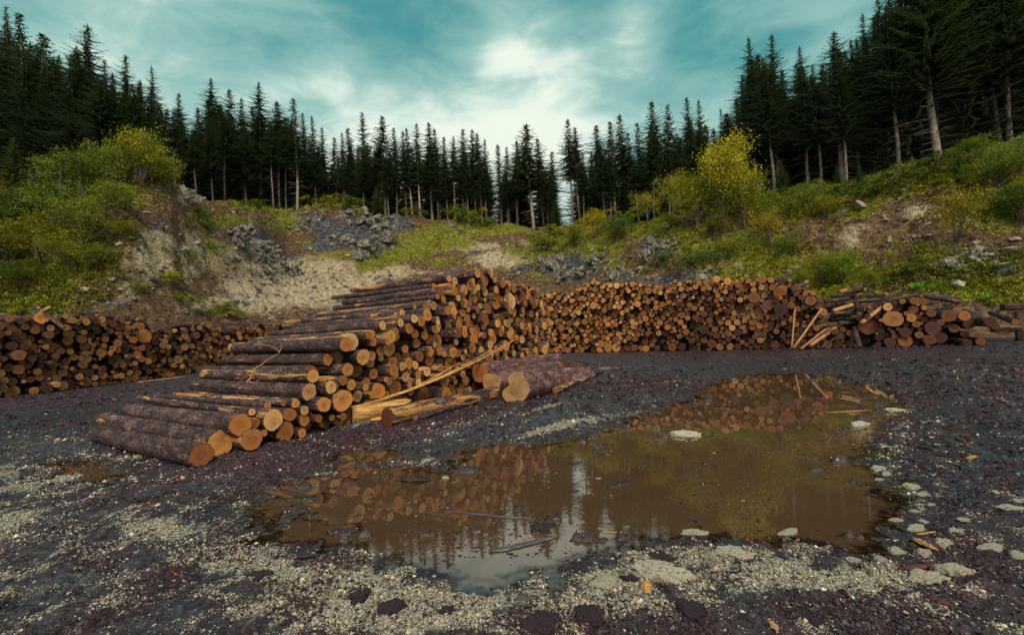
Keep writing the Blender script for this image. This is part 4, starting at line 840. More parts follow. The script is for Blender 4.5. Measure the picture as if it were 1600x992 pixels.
SPR = {'giant': [spruce_mesh(61, .10, .20, fs=.5), spruce_mesh(62, .16, .23, fs=.5), spruce_mesh(63, .07, .185, fs=.52, sparse=.1), spruce_mesh(64, .12, .21, fs=.5)], 'giant_high': [spruce_mesh(65, .36, .17, fs=.5), spruce_mesh(66, .42, .16, fs=.52)],
       'full': [spruce_mesh(1, .05, .20), spruce_mesh(2, .08, .24), spruce_mesh(3, .04, .185), spruce_mesh(4, .10, .215), spruce_mesh(5, .07, .225), spruce_mesh(6, .12, .19, sparse=.12)],
   'high': [spruce_mesh(11, .46, .165), spruce_mesh(12, .52, .185), spruce_mesh(13, .40, .15), spruce_mesh(14, .36, .175), spruce_mesh(15, .50, .14), spruce_mesh(16, .42, .17, sparse=.2), spruce_mesh(17, .55, .16, sparse=.1)],
       'thin': [spruce_mesh(21, .34, .125, .8, sparse=.35), spruce_mesh(22, .42, .14, .8, sparse=.25)]}
def spruce(x, y, z, H, kind, label, group, tint=(1, 1, 1), trunk=(1, 1, 1), wide=1.0, name='spruce_tree'):
    if H / y > .30 and kind != 'thin': kind = 'giant_high' if kind == 'high' else 'giant'
    cr, tr = SPR[kind][int(rng.integers(len(SPR[kind])))]; root = new_obj(name, None); root.location = (x, y, z - .1); root.rotation_euler = (rng.normal() * .012, rng.normal() * .012, rng.uniform(0, 6.28))
    k = H / 10; root.scale = (k * wide, k * wide, k); tag(root, label, 'tree', group)
    c = new_obj('crown', cr, root); c.color = (*tint, 1); t = new_obj('trunk', tr, root); t.color = (*trunk, 1)
    return root
# (px of the top, py of the top, depth, kind, width factor)
FRONT = [(11, 10, 50, 'full', .75), (33, 22, 47, 'thin', 1), (57, 50, 48, 'thin', 1.3), (126, 35, 50, 'full', 1.15), (159, 91, 49, 'full', .9), (191, 86, 52, 'full', 1.05), (241, 106, 55, 'full', .8), (283, 145, 60, 'full', .8), (308, 166, 62, 'high', 1), (332, 123, 64, 'high', 1.15), (359, 141, 66, 'high', 1), (377, 154, 67, 'high', .9),
         (402, 130, 69, 'high', 1.2), (432, 156, 71, 'high', 1.1), (459, 153, 70, 'thin', 1.2), (476, 176, 74, 'full', .8), (490, 182, 76, 'full', .9), (500, 199, 78, 'full', .9), (522, 214, 80, 'thin', 1.2), (533, 208, 79, 'high', .9), (545, 198, 81, 'thin', 1.2), (566, 174, 80, 'full', .95), (595, 181, 78, 'high', 1.2), (615, 199, 81, 'high', .9), (629, 207, 82, 'high', 1),
         (639, 202, 80, 'high', 1), (650, 193, 79, 'high', .9), (669, 194, 82, 'high', 1.2), (682, 202, 84, 'high', 1), (691, 214, 86, 'high', 1), (704, 212, 80, 'high', .8), (717, 203, 84, 'high', 1.1), (737, 204, 85, 'high', 1.1), (748, 208, 83, 'high', 1.1), (757, 217, 86, 'full', .8), (779, 227, 85, 'thin', 1.3), (790, 229, 84, 'high', .9), (804, 219, 86, 'high', 1), (825, 196, 80, 'high', 1.5),
         (844, 218, 82, 'high', 1.2), (858, 237, 84, 'high', 1.2), (887, 188, 76, 'high', 1), (898, 199, 75, 'high', 1.05), (931, 197, 74, 'high', 1.25), (953, 189, 70, 'thin', 1.2), (970, 182, 71, 'high', 1.1), (984, 207, 72, 'thin', 1), (997, 191, 70, 'high', 1), (1020, 160, 66, 'high', 1.1), (1042, 164, 66, 'high', 1), (1070, 152, 64, 'full', .85), (1095, 156, 62, 'full', .75), (1126, 169, 60, 'full', .6),
         (1171, 58, 54, 'full', .95), (1207, 49, 53, 'full', .9), (1249, 75, 52, 'high', 1.0), (1299, 52, 50, 'high', 1.5), (1347, 18, 49, 'full', .8), (1370, -12, 47, 'full', .85), (1403, -50, 46, 'full', 1), (1440, -90, 44, 'high', 1.5), (1480, -80, 45, 'full', 1), (1515, -110, 44, 'full', 1), (1555, -90, 43, 'high', 1.3), (1592, -110, 43, 'full', 1), (1640, -120, 43, 'full', 1.05), (1690, -110, 43, 'full', 1),
         (-40, 20, 50, 'full', 1), (-90, 0, 50, 'full', 1)]
NEARW = ['beside the pale gap of sky', 'along the rim']
for i, (a, b, D, kind, wd) in enumerate(FRONT):
    p = PD(a, b, D); z = hill_z(p.x, p.y); H = p.z - z
    # the top of the photo's tree leans nowhere: base under its tip
    reg = 'left ridge' if a < 300 else 'left rim' if a < 560 else 'middle rim' if a < 870 else 'right rim' if a < 1150 else 'right ridge'
    desc = {'full': 'dense dark spruce with branches down low', 'high': 'tall spruce with a bare lower trunk', 'thin': 'slender thin crowned spruce'}[kind]
    k = sum(1 for q_ in FRONT if ('left ridge' if q_[0] < 300 else 'left rim' if q_[0] < 560 else 'middle rim' if q_[0] < 870 else 'right rim' if q_[0] < 1150 else 'right ridge') == reg and q_[0] < a) + 1
    tn = rng.uniform(.8, 1.25)
    spruce(p.x, p.y, z, H, kind, f"{desc}, {ORD(k)} front tree from left on the {reg}", f"front spruces on the {reg}", (tn, tn * rng.uniform(.95, 1.1), tn), (1.4, 1.35, 1.28) if 380 < a < 1050 else (1.1, 1.1, 1.1), wd)
# deeper rows that close the forest
k = 0
for row, (dd, n_) in enumerate(((5, 64), (11, 62), (18, 56), (27, 48))):
    for j in range(n_):
        a = -120 + 1840 * (j + rng.uniform(.1, .9)) / n_; D = float(np.interp((a - 800) / FPX, _ra, _rd)) + dd + rng.uniform(-2, 2)
        top = np.interp(a, [q_[0] for q_ in sorted(FRONT)], [q_[1] for q_ in sorted(FRONT)]) + rng.uniform(18, 45) + (14 if 480 < a < 1130 else 8) 
        if 865 < a < 884: continue
        p = PD(a, top, D); z = hill_z(p.x, p.y); H = p.z - z
        spruce(p.x, p.y, z, H, 'full' if row > 0 and rng.random() < .9 else 'high', 'dark spruce in the crowded rows behind the front trees', 'spruces deeper in the forest', (.8, .85, .88), (.6, .6, .6), 1.25 if row else 1.1); k += 1
# young spruces on the edge
for (a, b, c, lab) in ((590, 297, 340, 'young spruce seedling on the middle rim, left of the small bushes'), (1345, 258, 300, 'young pale green spruce at edge of right slope'), (1222, 250, 318, 'bushy young spruce beneath the right ridge trees'), (1312, 258, 312, 'small bushy spruce between taller ones on right rim'), (72, 240, 335, 'mid height spruce in front of the left ridge trees'), (20, 215, 345, 'low spruce with brownish twigs at left edge'),
                       (870, 310, 352, 'small blue green spruce in front of sky gap'), (1500, 225, 275, 'dark low spruce bush on crest at right')):
    p = hill_at(a, c); t = PD(a, b, p.y); spruce(p.x, p.y, p.z, t.z - p.z, 'full', lab, None, (1.8, 1.7, 1.1), (1, 1, 1), 1.5)

# ------------------------------------------------------------------ bushes and small trees
def bush_mesh(seed, n_cl=60, leaves=34, leaf=.05, trunk=0.0, spread=1.0, round_=1.0):
    """unit high shrub: stems to leaf clusters"""
    q = np.random.default_rng(seed); cl = []; SB = Buf()
    lobes = [(q.uniform(-.34, .34) * spread, q.uniform(-.30, .30) * spread, q.uniform(.38, .80), q.uniform(.16, .30)) for _ in range(9)] + [(0, 0, .70, .26)]
    while len(cl) < n_cl:
        lx, ly, lz, lr = lobes[q.integers(len(lobes))]; d = q.normal(size=3); d /= np.linalg.norm(d); c = np.array([lx, ly, lz]) + d * lr * q.uniform(.55, 1.08) * [spread, spread, .9]
        if c[2] > trunk + .03: cl.append(c)
    cl = np.array(cl)
    for k in range(12 if not trunk else 7):
        t = cl[q.integers(len(cl))]; b = np.array([q.normal() * .03, q.normal() * .03, -.06 ]); m = b * .5 + t * .5 + [0, 0, .08]
        if trunk: b = np.array([0, 0, trunk * q.uniform(.3, 1.0)])
        V_, F_ = tube([b, (b + m) / 2 + q.normal(size=3) * .01, m, t], [.014, .012, .008, .003], 4, False); SB.add(V_, F_[:1])
    if trunk: V_, F_ = tube([[0, 0, -.08], [.02, 0, trunk * .5], [-.01, .01, trunk], [.02, .0, .8]], [.028, .023, .018, .005], 7, False); SB.add(V_, F_[:1])
    for t in cl:
        j = cl[np.argsort(np.linalg.norm(cl - t, axis=1))[1]]; V_, F_ = tube([t, (t + j) / 2, j * .6 + t * .4], [.003, .003, .002], 3, False); SB.add(V_, F_[:1])
    C = np.repeat(cl, leaves, 0); cs = np.repeat(q.uniform(.035, .085, n_cl), leaves); P_ = C + q.normal(size=C.shape) * cs[:, None] * [1.1, 1.1, .8]
    n_ = len(P_); nrm = q.normal(size=(n_, 3)) + [0, 0, .9]; nrm /= np.linalg.norm(nrm, axis=1)[:, None]; u = np.cross(nrm, q.normal(size=(n_, 3))); u /= np.linalg.norm(u, axis=1)[:, None]; v = np.cross(nrm, u)
    sz = leaf * q.uniform(.6, 1.3, n_)[:, None]; V = np.stack([P_ - u * sz * .5, P_ + v * sz * .27 + nrm * sz * .06, P_ + u * sz * .5, P_ - v * sz * .27 + nrm * sz * .06], 1).reshape(-1, 3)
    lf = np.clip(np.repeat(q.uniform(0, .8, n_cl), leaves) + q.normal(size=n_) * .22, 0, 1)
    return make_mesh('foliage', V, [np.arange(n_ * 4).reshape(-1, 4)], M_LEAF, None, {'leaf': np.repeat(lf, 4)}), SB.mesh('stems', M_TWIG)
BUSH = {'big': [bush_mesh(31, 130, 36, .036), bush_mesh(32, 120, 36, .036, spread=1.25), bush_mesh(33, 140, 34, .034)], 'low': [bush_mesh(41, 46, 26, .085, spread=1.5), bush_mesh(42, 40, 26, .08, spread=1.7), bush_mesh(43, 50, 24, .075, spread=1.3)],
        'tree': [bush_mesh(51, 210, 34, .030, .22), bush_mesh(52, 110, 24, .034, .36, 1.1)]}
def bush(px, py, hpx, wfac, kind, label, cat='bush', name='bush', tint=(1, 1, 1), group=None, var=None, base=None):
    p = base or hill_at(px, py); H = hpx / FPX * p.y; lst = BUSH[kind]; fo, st = lst[var if var is not None else int(rng.integers(len(lst)))]
    root = new_obj(name, None); root.location = p; root.rotation_euler = (0, 0, rng.uniform(0, 6.28)); root.scale = (H * wfac, H * wfac, H); tag(root, label, cat, group)
    c = new_obj('crown' if kind == 'tree' else 'foliage', fo, root); c.color = (*tint, 1); new_obj('trunk' if kind == 'tree' else 'stems', st, root); return root
YG = (1.15, 1.10, .8); GR = (.62, .80, .75); DG = (.36, .48, .5); YE = (1.7, 1.35, .7); OR_ = (1.3, .72, .4); BG = (.42, .68, 1.1)
BIG = [(215, 290, 88, 1.1, YG, 'tall yellow green bush at the top of left slope'), (160, 300, 95, 1.0, (.75, .85, .8), 'green bush just left of the tallest yellow green one'), (258, 300, 58, .9, YG, 'yellow green bush overhanging the bare slope at left'), (120, 320, 84, 1.1, GR, 'mid green bush below the left ridge spruces'), (180, 345, 64, 1.1, (.8, .9, .8), 'broad green bush in the middle of left slope'),
       (90, 350, 70, 1.2, GR, 'dull green bush under the left spruces'), (40, 370, 80, 1.2, DG, 'dark green bush at left edge, upper'), (135, 385, 76, 1.3, (.8, .85, .8), 'spreading bush halfway down the left slope'), (195, 385, 40, 1.1, (.9, .85, .7), 'small leaved bush beside the bare orange soil'),
       (70, 410, 70, 1.3, (.8, .8, .6), 'yellowish bush halfway down at the left edge'), (10, 420, 74, 1.3, (.85, .8, .5), 'bush with yellow leaves at the left edge'), (120, 430, 66, 1.3, (.9, .9, .7), 'low yellow green bush above the left pile'), (150, 425, 44, 1.2, (.75, .8, .7), 'olive bush at the foot of left thicket'), (40, 455, 50, 1.5, DG, 'dark low bush right above the left pile'), (20, 340, 60, 1.2, (.8, .6, .5), 'brownish bush below the left edge spruces'),
       (-30, 380, 90, 1.2, DG, 'dark bush cut by the left edge of view'), (0, 300, 70, 1, (.9, .65, .4), 'rusty twigged bush in front of left edge spruces')]
for (a, b, h, wf, t, lab) in BIG: bush(a, b, h, wf, 'big', lab, tint=t, group='bushes of the thicket on the left slope')
TREES_ = [(1132, 345, 132, .80, (1.7, 1.5, .7), 'bright yellow green young broadleaf tree on the right slope', 0), (1205, 395, 66, .95, YE, 'small vivid yellow tree on the middle of right slope', 1), (1495, 400, 106, .85, (1.0, .80, .55), 'pale leaning tree with sparse yellowing leaves on right slope', 1), (1052, 330, 64, .75, (1.5, 1.3, .6), 'little yellow tree left of the bright young tree', 1),
          (1012, 350, 52, .9, (1.5, 1.3, .7), 'yellow sapling on rim left of the little yellow tree', 1), (1165, 360, 90, .8, (1.1, 1.1, .7), 'yellow green sapling to the right below the bright young tree', 0), (1090, 360, 90, .9, (1.1, 1.05, .7), 'yellow green sapling close left of the bright young tree', 0)]
for (a, b, h, wf, t, lab, v) in TREES_: bush(a, b, h, wf, 'tree', lab, 'tree', 'broadleaf_tree', t, None, v)
MED = [(930, 372, 48, 1.0, YE, 'bright yellow green bush on the rim right of the sky gap'), (900, 385, 38, 1.3, YG, 'yellow green low bush below the rim in the middle'), (960, 378, 42, 1.4, BG, 'rounded blue green bush beside the bright yellow one'), (865, 380, 30, 1.5, YG, 'low yellow green bush at the lowest dip of the rim'), (850, 392, 26, 1.6, (.9, 1, .8), 'flat green bush near the dip of the rim'),
       (715, 350, 26, 1.5, GR, 'low dark green bush on the middle rim'), (735, 352, 22, 1.6, YG, 'small light green bush on the middle rim'), (760, 356, 18, 1.8, GR, 'small dark bush on middle rim, right of light one'), (400, 325, 14, 2.2, GR, 'green tussock on the left rim below bare trunks'), (540, 328, 20, 2.2, GR, 'wide green bush on top of the grey rock step'), (505, 325, 16, 2., YG, 'small bush on the left of the rock step'),
       (650, 340, 14, 2., GR, 'small bush at the forest edge, middle rim left part'), (1140, 405, 36, 1.3, (.9, 1, .8), 'green bush under the bright young tree'), (1100, 420, 34, 1.3, BG, 'blue green bush above the rocks on right slope'), (1060, 430, 30, 1.4, BG, 'pale blue green bush above right pile, left one'), (1030, 420, 26, 1.4, GR, 'small bush over the dark rocks right of centre'),
       (1240, 400, 40, 1.4, GR, 'dull green bush right of the vivid yellow tree'), (1280, 450, 54, 1.2, YG, 'tall yellow green bush right behind the right pile'), (1315, 445, 56, 1.1, (.8, 1.1, .8), 'fresh green bush behind the gap of the right pile'), (1350, 455, 34, 1.3, GR, 'dark green bush behind the right end pile'), (1250, 455, 36, 1.3, (.9, 1, .7), 'green bush behind the thick crest log'), (1215, 345, 44, 1.3, (.8, .9, .7), 'olive bush on the slope under the right ridge'),
       (1260, 330, 40, 1.5, GR, 'broad green bush at the edge of right ridge'), (1290, 345, 38, 1.4, YG, 'yellow green bush at edge of right ridge'), (1330, 320, 30, 1.6, GR, 'low green bush under high trunk on right ridge'), (1375, 305, 28, 1.8, GR, 'spreading green bush along right crest, lower one'), (1420, 292, 28, 1.8, DG, 'spreading dark bush along right crest, middle one'), (1465, 272, 32, 1.7, DG, 'spreading dark bush along right crest, upper one'),
       (1520, 255, 40, 1.5, GR, 'green bush on the crest near right edge'), (1560, 300, 60, 1.2, GR, 'big green bush high at the right edge'), (1590, 360, 70, 1.2, (.35, .5, .45), 'dark bush at the right edge halfway up'), (1600, 270, 60, 1.2, GR, 'green bush highest at right edge'), (1540, 350, 44, 1.3, (.4, .6, .5), 'dark green bush beside the pale leaning tree'), (1430, 430, 30, 1.4, (.7, .7, .5), 'olive bush on the lower right slope'),
       (265, 455, 30, 1.2, YG, 'light green bush on the bare slope above left pile'), (218, 462, 20, 1.3, GR, 'small dark bush on bare slope, leftmost'), (287, 480, 24, 1.2, (.8, 1, .7), 'green tuft low on the bare slope'), (355, 492, 20, 1.3, GR, 'dark green tuft beside the end of left pile'), (370, 505, 20, 1.3, YG, 'yellow green tuft at the end of left pile'), (330, 500, 22, 1.3, (.8, 1, .7), 'green tuft above the end of left pile'),
       (300, 415, 22, 1.3, GR, 'green bush on the ridge line of left slope'), (315, 345, 20, 1.4, GR, 'green bush high on ridge line of left slope'), (340, 400, 22, 1.2, (.8, 1, .7), 'green tuft on the edge between the slopes'), (325, 370, 22, 1.3, GR, 'dark green bush on edge between the slopes'), (1190, 330, 30, 1.6, (.9, 1, .7), 'light green bush right of the bright young tree'), (980, 352, 26, 1.5, YG, 'light bush on rim next to blue green one'),
       (1120, 375, 40, 1.3, (.6, .6, .6), 'twiggy olive bush below the bright young tree'), (1045, 365, 34, 1.3, YG, 'light green bush below little yellow tree')]
for (a, b, h, wf, t, lab) in MED: bush(a, b, h, wf, 'low' if h < 34 else 'big', lab, tint=t, group='scattered bushes around the quarry')
# grass and leafy ground cover on the slopes
def cover(n_want, lst, name, label, size, tints, seed, d_amp=.35):
    q = np.random.default_rng(seed); A = q.uniform(-120, 1720, n_want * 6); S_ = q.uniform(.0, 1.12, n_want * 6); a = (A - 800) / FPX; fd_ = np.interp(a, _fa, _fd); rd_ = np.interp(a, _ra, _rd); y = fd_ + (rd_ - fd_) * S_; x = a * y
    z = hill_h(x, y); px, py = project(x, y, z); gmk = blobs(px, py, lst) + d_amp * fbm(x * .3, y * .3, 4, seed)
    keep = np.flatnonzero(q.random(len(A)) < (gmk - .28) * 1.6)[:n_want]; x, y, z = x[keep], y[keep], z[keep]; m_ = len(x)
    K = 7; c = np.repeat(np.stack([x, y, z], -1), K, 0); s_ = size * np.repeat(q.uniform(.5, 1.5, m_), K)
    off = q.normal(size=(m_ * K, 3)) * [.5, .5, .25] * s_[:, None]; off[:, 2] = np.abs(off[:, 2]); b = c + off; a = q.uniform(0, 6.3, m_ * K); d = np.stack([np.cos(a), np.sin(a), q.uniform(.4, 1.8, m_ * K)], -1); d /= np.linalg.norm(d, axis=1)[:, None]
    w_ = np.stack([-np.sin(a), np.cos(a), 0 * a], -1); ln = s_[:, None] * .9; V = np.stack([b - w_ * ln * .05, b + d * ln * .55 - w_ * ln * .24, b + d * ln, b + d * ln * .5 + w_ * ln * .24], 1).reshape(-1, 3)
    lf = np.clip(np.repeat(q.uniform(0, .9, m_), K) + q.normal(size=m_ * K) * .15, 0, 1)
    me = make_mesh(name, V, [np.arange(m_ * K * 4).reshape(-1, 4)], M_LEAF, None, {'leaf': np.repeat(lf, 4)}); o = new_obj(name, me); o.color = (*tints, 1); tag(o, label, 'ground cover', None, 'stuff')
cover(13000, GRASS, 'slope_grass', 'short yellow green grass and herbs covering the quarry slopes', .22, (1.05, .98, .8), 201, .25)
cover(7000, [(60, 400, 200, 110, .9), (1500, 300, 160, 60, .8), (1560, 420, 120, 60, .6), (1240, 290, 200, 30, .8), (40, 470, 160, 40, .8), (1450, 440, 120, 24, .8), (120, 300, 120, 40, .8)], 'undergrowth', 'dark green undergrowth among bushes at both edges of the quarry', .26, (.42, .46, .42), 202, .2)
cover(900, [(1470, 450, 60, 14, 1.2), (1540, 462, 50, 10, 1.2)], 'leafy_weeds', 'bright green broad leaved weeds behind the right end pile', .35, (.45, 1.15, 1.2), 203)
# loose stones on the slopes
q = np.random.default_rng(77); iv, if_ = ico(1); A = q.uniform(-50, 1650, 20000); S_ = q.uniform(.02, .98, 20000); a = (A - 800) / FPX; y = np.interp(a, _fa, _fd) + (np.interp(a, _ra, _rd) - np.interp(a, _fa, _fd)) * S_; x = a * y; z = hill_h(x, y); px, py = project(x, y, z)
dn = np.maximum(blobs(px, py, TAN), blobs(px, py, ROCK)); keep = np.flatnonzero(q.random(len(A)) < dn * .75)[:7000]; B = Buf()
for k in keep:
    s_ = .06 + .30 * q.random() ** 5 + (.5 * q.random() if q.random() < .006 else 0); V_ = iv * (1 + .28 * q.normal(size=(len(iv), 1))) * [s_ * q.uniform(.7, 1.4), s_ * q.uniform(.7, 1.3), s_ * q.uniform(.5, .9)]; c_ = q.uniform(.5, 1.1); base_ = np.array([.30, .26, .21]) if q.random() < .75 else np.array([.13, .13, .15])
    B.add(V_ + [x[k], y[k], z[k] + .1 * s_], [if_], 0, Col=np.tile(np.append(base_ * c_, 1), (len(iv), 1)))
o = new_obj('scree', B.mesh('scree', M_PEB)); tag(o, 'loose grey and tan stones strewn over the quarry slopes', 'stones', None, 'stuff')
# craggy outcrops
def crag_mesh(seed, n_=75):
    import bmesh
    q_ = np.random.default_rng(seed); B = Buf(); tilt = q_.uniform(-.5, .5)
    for k in range(n_):
        bm = bmesh.new(); c = np.clip(q_.normal(size=3), -1.9, 1.9) * [.60, .16, .40]; sz = q_.uniform(.10, .34) * (1.5 if k < 8 else 1) * (1 - .3 * min(1, abs(c[0]))); ex = np.array([q_.uniform(.6, 1.1), q_.uniform(.5, .9), q_.uniform(.7, 1.5)]) * sz
        for p in q_.normal(size=(16, 3)):
            p = p / np.linalg.norm(p) * q_.uniform(.75, 1.05); p = np.sign(p) * np.abs(p) ** .7 * ex; x_ = p[0] * math.cos(tilt) + p[2] * math.sin(tilt); z_ = -p[0] * math.sin(tilt) + p[2] * math.cos(tilt)
            bm.verts.new((x_ + c[0], p[1] + c[1], z_ + c[2]))
        r_ = bmesh.ops.convex_hull(bm, input=bm.verts[:]); bmesh.ops.delete(bm, geom=[v for v in r_['geom_interior'] if isinstance(v, bmesh.types.BMVert)], context='VERTS')
        bmesh.ops.triangulate(bm, faces=bm.faces[:]); bmesh.ops.subdivide_edges(bm, edges=bm.edges[:], cuts=1, use_grid_fill=True); bm.verts.ensure_lookup_table(); bm.verts.index_update()
        V_ = np.array([v.co[:] for v in bm.verts]); V_ += q_.normal(size=V_.shape) * .018; bmesh.ops.triangulate(bm, faces=bm.faces[:]); B.add(V_, [np.array([[v.index for v in f.verts] for f in bm.faces])]); bm.free()
    return B.mesh('crag', M_DARKROCK)
RK = [crag_mesh(400 + k) for k in range(6)]
OUT = [(360, 365, 26), (385, 385, 30), (410, 392, 22), (478, 345, 26), (462, 352, 16), (500, 352, 26), (525, 345, 34), (555, 352, 36), (585, 358, 30), (612, 352, 24), (540, 378, 34), (575, 385, 26), (505, 380, 22), (495, 392, 14), (880, 410, 28), (900, 425, 26), (868, 425, 22), (945, 405, 20), (930, 420, 20), (1030, 388, 24), (1050, 380, 16), (818, 425, 18), (700, 352, 10), (745, 395, 8), (1540, 400, 26), (1510, 418, 26), (1565, 415, 24), (1120, 430, 20), (970, 430, 22), (1000, 425, 16), (1330, 345, 8), (1400, 318, 6), (1430, 372, 12), (250, 352, 10), (440, 420, 22), (410, 425, 16), (1395, 380, 8), (290, 310, 12)]
for k, (a, b, w_) in enumerate(OUT):
    p = hill_at(a, b); s_ = w_ / FPX * p.y * .86; o = new_obj('rock_outcrop', RK[k % 6]); o.location = (p.x, p.y + s_ * .35, p.z - s_ * .32); o.rotation_euler = (rng.uniform(-.2, .2), rng.uniform(-.2, .2), rng.uniform(-.5, .5) + 3.14 * (k % 2)); o.scale = (s_ * 1.35, s_, s_ * .95)
    reg = 'left slope' if a < 450 else 'step below the middle rim' if a < 760 else 'slope behind the central stack end' if a < 960 else 'slope above right pile' if a < 1250 else 'right edge slope'
    tag(o, f"craggy blue grey outcrop, {ORD(1 + sum(1 for q_ in OUT if ('left slope' if q_[0] < 450 else 'step below the middle rim' if q_[0] < 760 else 'slope behind the central stack end' if q_[0] < 960 else 'slope above right pile' if q_[0] < 1250 else 'right edge slope') == reg and q_[0] < a))} from left on the {reg}", 'rock', 'rock outcrops of the quarry face')

# ------------------------------------------------------------------ gravel, chips, stones and sticks on the yard
def scatter(n_, dmin, dmax, power=1.6):
    """positions spread so that near ground gets more of them"""
    u = rng.random(n_); D = (dmin ** -power + u * (dmax ** -power - dmin ** -power)) ** (-1 / power); a = rng.uniform(-1.18, 1.18, n_); return a * D, D
ov, of_ = ico(1); oct_v = np.array([[1, 0, 0], [-1, 0, 0], [0, 1, 0], [0, -1, 0], [0, 0, 1], [0, 0, -1.]]); oct_f = np.array([[0, 2, 4], [2, 1, 4], [1, 3, 4], [3, 0, 4], [2, 0, 5], [1, 2, 5], [3, 1, 5], [0, 3, 5]])
x, y = scatter(380000, 2.35, 13, 1.3); px, py = project(x, y, .05); gm_ = blobs(px, py, GRAVEL)
streak = fbm((x * .83 - y * .55) * 2.2, (x * .55 + y * .83) * .45, 4, 91) + .5 * fbm(x * 5, y * 5, 3, 92)
gm_ = gm_ * (1 + .25 * streak) + .10 * streak + .9 * fbm(x * 3.3, y * 3.3, 4, 93) - .05
z = gh(x, y); keep = np.flatnonzero((rng.random(len(x)) < np.clip((gm_ - .17) * 2.0, .022, 1)) & (z > .002) & (rng.random(len(x)) > .6 * np.exp(-(rut_d(x, y) / .22) ** 4)))[:150000]
x, y, z = x[keep], y[keep], z[keep]; m_ = len(x); s_ = (.0032 + .0062 * rng.random(m_) ** 3 + (rng.random(m_) < .03) * rng.uniform(.003, .016, m_)) * .88 * np.clip(y / 3.2, 1, 2.4) * (1 - 0 * x)
an = rng.uniform(0, 6.3, m_); sc = np.stack([rng.uniform(.8, 1.5, m_), rng.uniform(.7, 1.1, m_), rng.uniform(.45, .9, m_)], -1) * s_[:, None]
V = oct_v[None] * sc[:, None] * rng.uniform(.75, 1.2, (m_, 6, 1)); V[:, :, :2] += rng.normal(size=(m_, 6, 2)) * s_[:, None, None] * .15
ca_, sa_ = np.cos(an)[:, None], np.sin(an)[:, None]; V = np.stack([V[..., 0] * ca_ - V[..., 1] * sa_, V[..., 0] * sa_ + V[..., 1] * ca_, V[..., 2]], -1) + np.stack([x, y, z + s_ * .12], -1)[:, None]
pal = np.array([[.56, .48, .34], [.42, .36, .27], [.66, .60, .46], [.25, .22, .19], [.27, .31, .31], [.12, .10, .11], [.56, .50, .36], [.36, .24, .15]]); c_ = pal[rng.choice(8, m_, p=[.21, .20, .07, .19, .10, .16, .05, .02])] * rng.uniform(.6, 1.05, (m_, 1))
me = make_mesh('gravel', V.reshape(-1, 3), [(oct_f[None] + 6 * np.arange(m_)[:, None, None]).reshape(-1, 3)], M_PEB, None, {'Col': np.repeat(np.concatenate([c_, np.ones((m_, 1))], 1), 6, 0)}, True)
o = new_obj('gravel', me); tag(o, 'cream and grey gravel strewn over the dark mud of the yard', 'gravel', None, 'stuff')
# bark chips and wood flakes: ragged flat shards
def chips(n_, dmin, dmax, lst, s0, s1, name, label, thr=.3, pwr=1.3, base=.02, water=0.0, pal=None, pp=None, amp=1.0):
    x, y = scatter(n_ * 6, dmin, dmax, pwr); px, py = project(x, y, .05); mk = blobs(px, py, lst) + amp * fbm(x * 1.7, y * 1.7, 5, 300); z = gh(x, y)
    pr = np.clip((mk - thr) * 1.5, base, 1); pr = np.where(z < 0, pr * water, pr); keep = np.flatnonzero(rng.random(len(x)) < pr)[:n_]; x, y, z = x[keep], y[keep], np.maximum(z[keep], .001); m_ = len(x)
    s_ = (s0 + (s1 - s0) * rng.random(m_) ** 3) * np.clip(y / 4, .8, 3); a = np.linspace(0, 6.283, 7)[:6]; rad = rng.uniform(.45, 1.15, (m_, 6)); el = rng.uniform(.22, .8, (m_, 1))
    X_ = np.cos(a) * rad * s_[:, None]; Y_ = np.sin(a) * rad * s_[:, None] * el; th_ = rng.uniform(0, 6.3, (m_, 1)); ti = rng.normal(size=(m_, 2)) * .35
    XX = X_ * np.cos(th_) - Y_ * np.sin(th_); YY = X_ * np.sin(th_) + Y_ * np.cos(th_); ZZ = XX * ti[:, :1] + YY * ti[:, 1:] + rng.normal(size=(m_, 6)) * s_[:, None] * .12
    wtr = (z <= .0011)[:, None]; ZZ = np.where(wtr, ZZ * .12, ZZ); tk = s_[:, None] * .16
    T_ = np.stack([XX + x[:, None], YY + y[:, None], ZZ + z[:, None] + tk + .3 * s_[:, None] * ~wtr], -1); B_ = np.stack([XX + x[:, None], YY + y[:, None], ZZ + z[:, None] - tk], -1)
    C_ = T_.mean(1, keepdims=True) + np.array([0, 0, 1.]) * s_[:, None, None] * .15; V = np.concatenate([T_, B_, C_], 1); j = np.arange(6); jn = (j + 1) % 6
    ft = np.stack([j, jn, np.full(6, 12)], -1); fs = np.stack([j, j + 6, jn + 6, jn], -1); o_ = 13 * np.arange(m_)[:, None, None]
    pal = np.array(pal or [[.030, .016, .022], [.048, .026, .034], [.018, .012, .018], [.075, .026, .024], [.060, .040, .046], [.22, .10, .05], [.085, .085, .10]]); c_ = pal[rng.choice(len(pal), m_, p=pp or [.29, .25, .25, .045, .08, .008, .077])] * rng.uniform(.6, 1.35, (m_, 1))
    me = make_mesh(name, V.reshape(-1, 3), [(ft[None] + o_).reshape(-1, 3), (fs[None] + o_).reshape(-1, 4)], M_CHIP, None, {'Col': np.repeat(np.concatenate([c_, np.ones((m_, 1))], 1), 13, 0)})
    o = new_obj(name, me); tag(o, label, 'bark chips', None, 'stuff')
chips(34000, 2.4, 14, MULCH + [(230, 900, 300, 60, .5), (1500, 700, 200, 120, .55), (1350, 955, 160, 40, .5), (640, 960, 200, 40, .35)], .004, .026, 'bark_chips', 'dark purple brown bark chips littering the muddy yard', .28, 1.3, .05, .03)
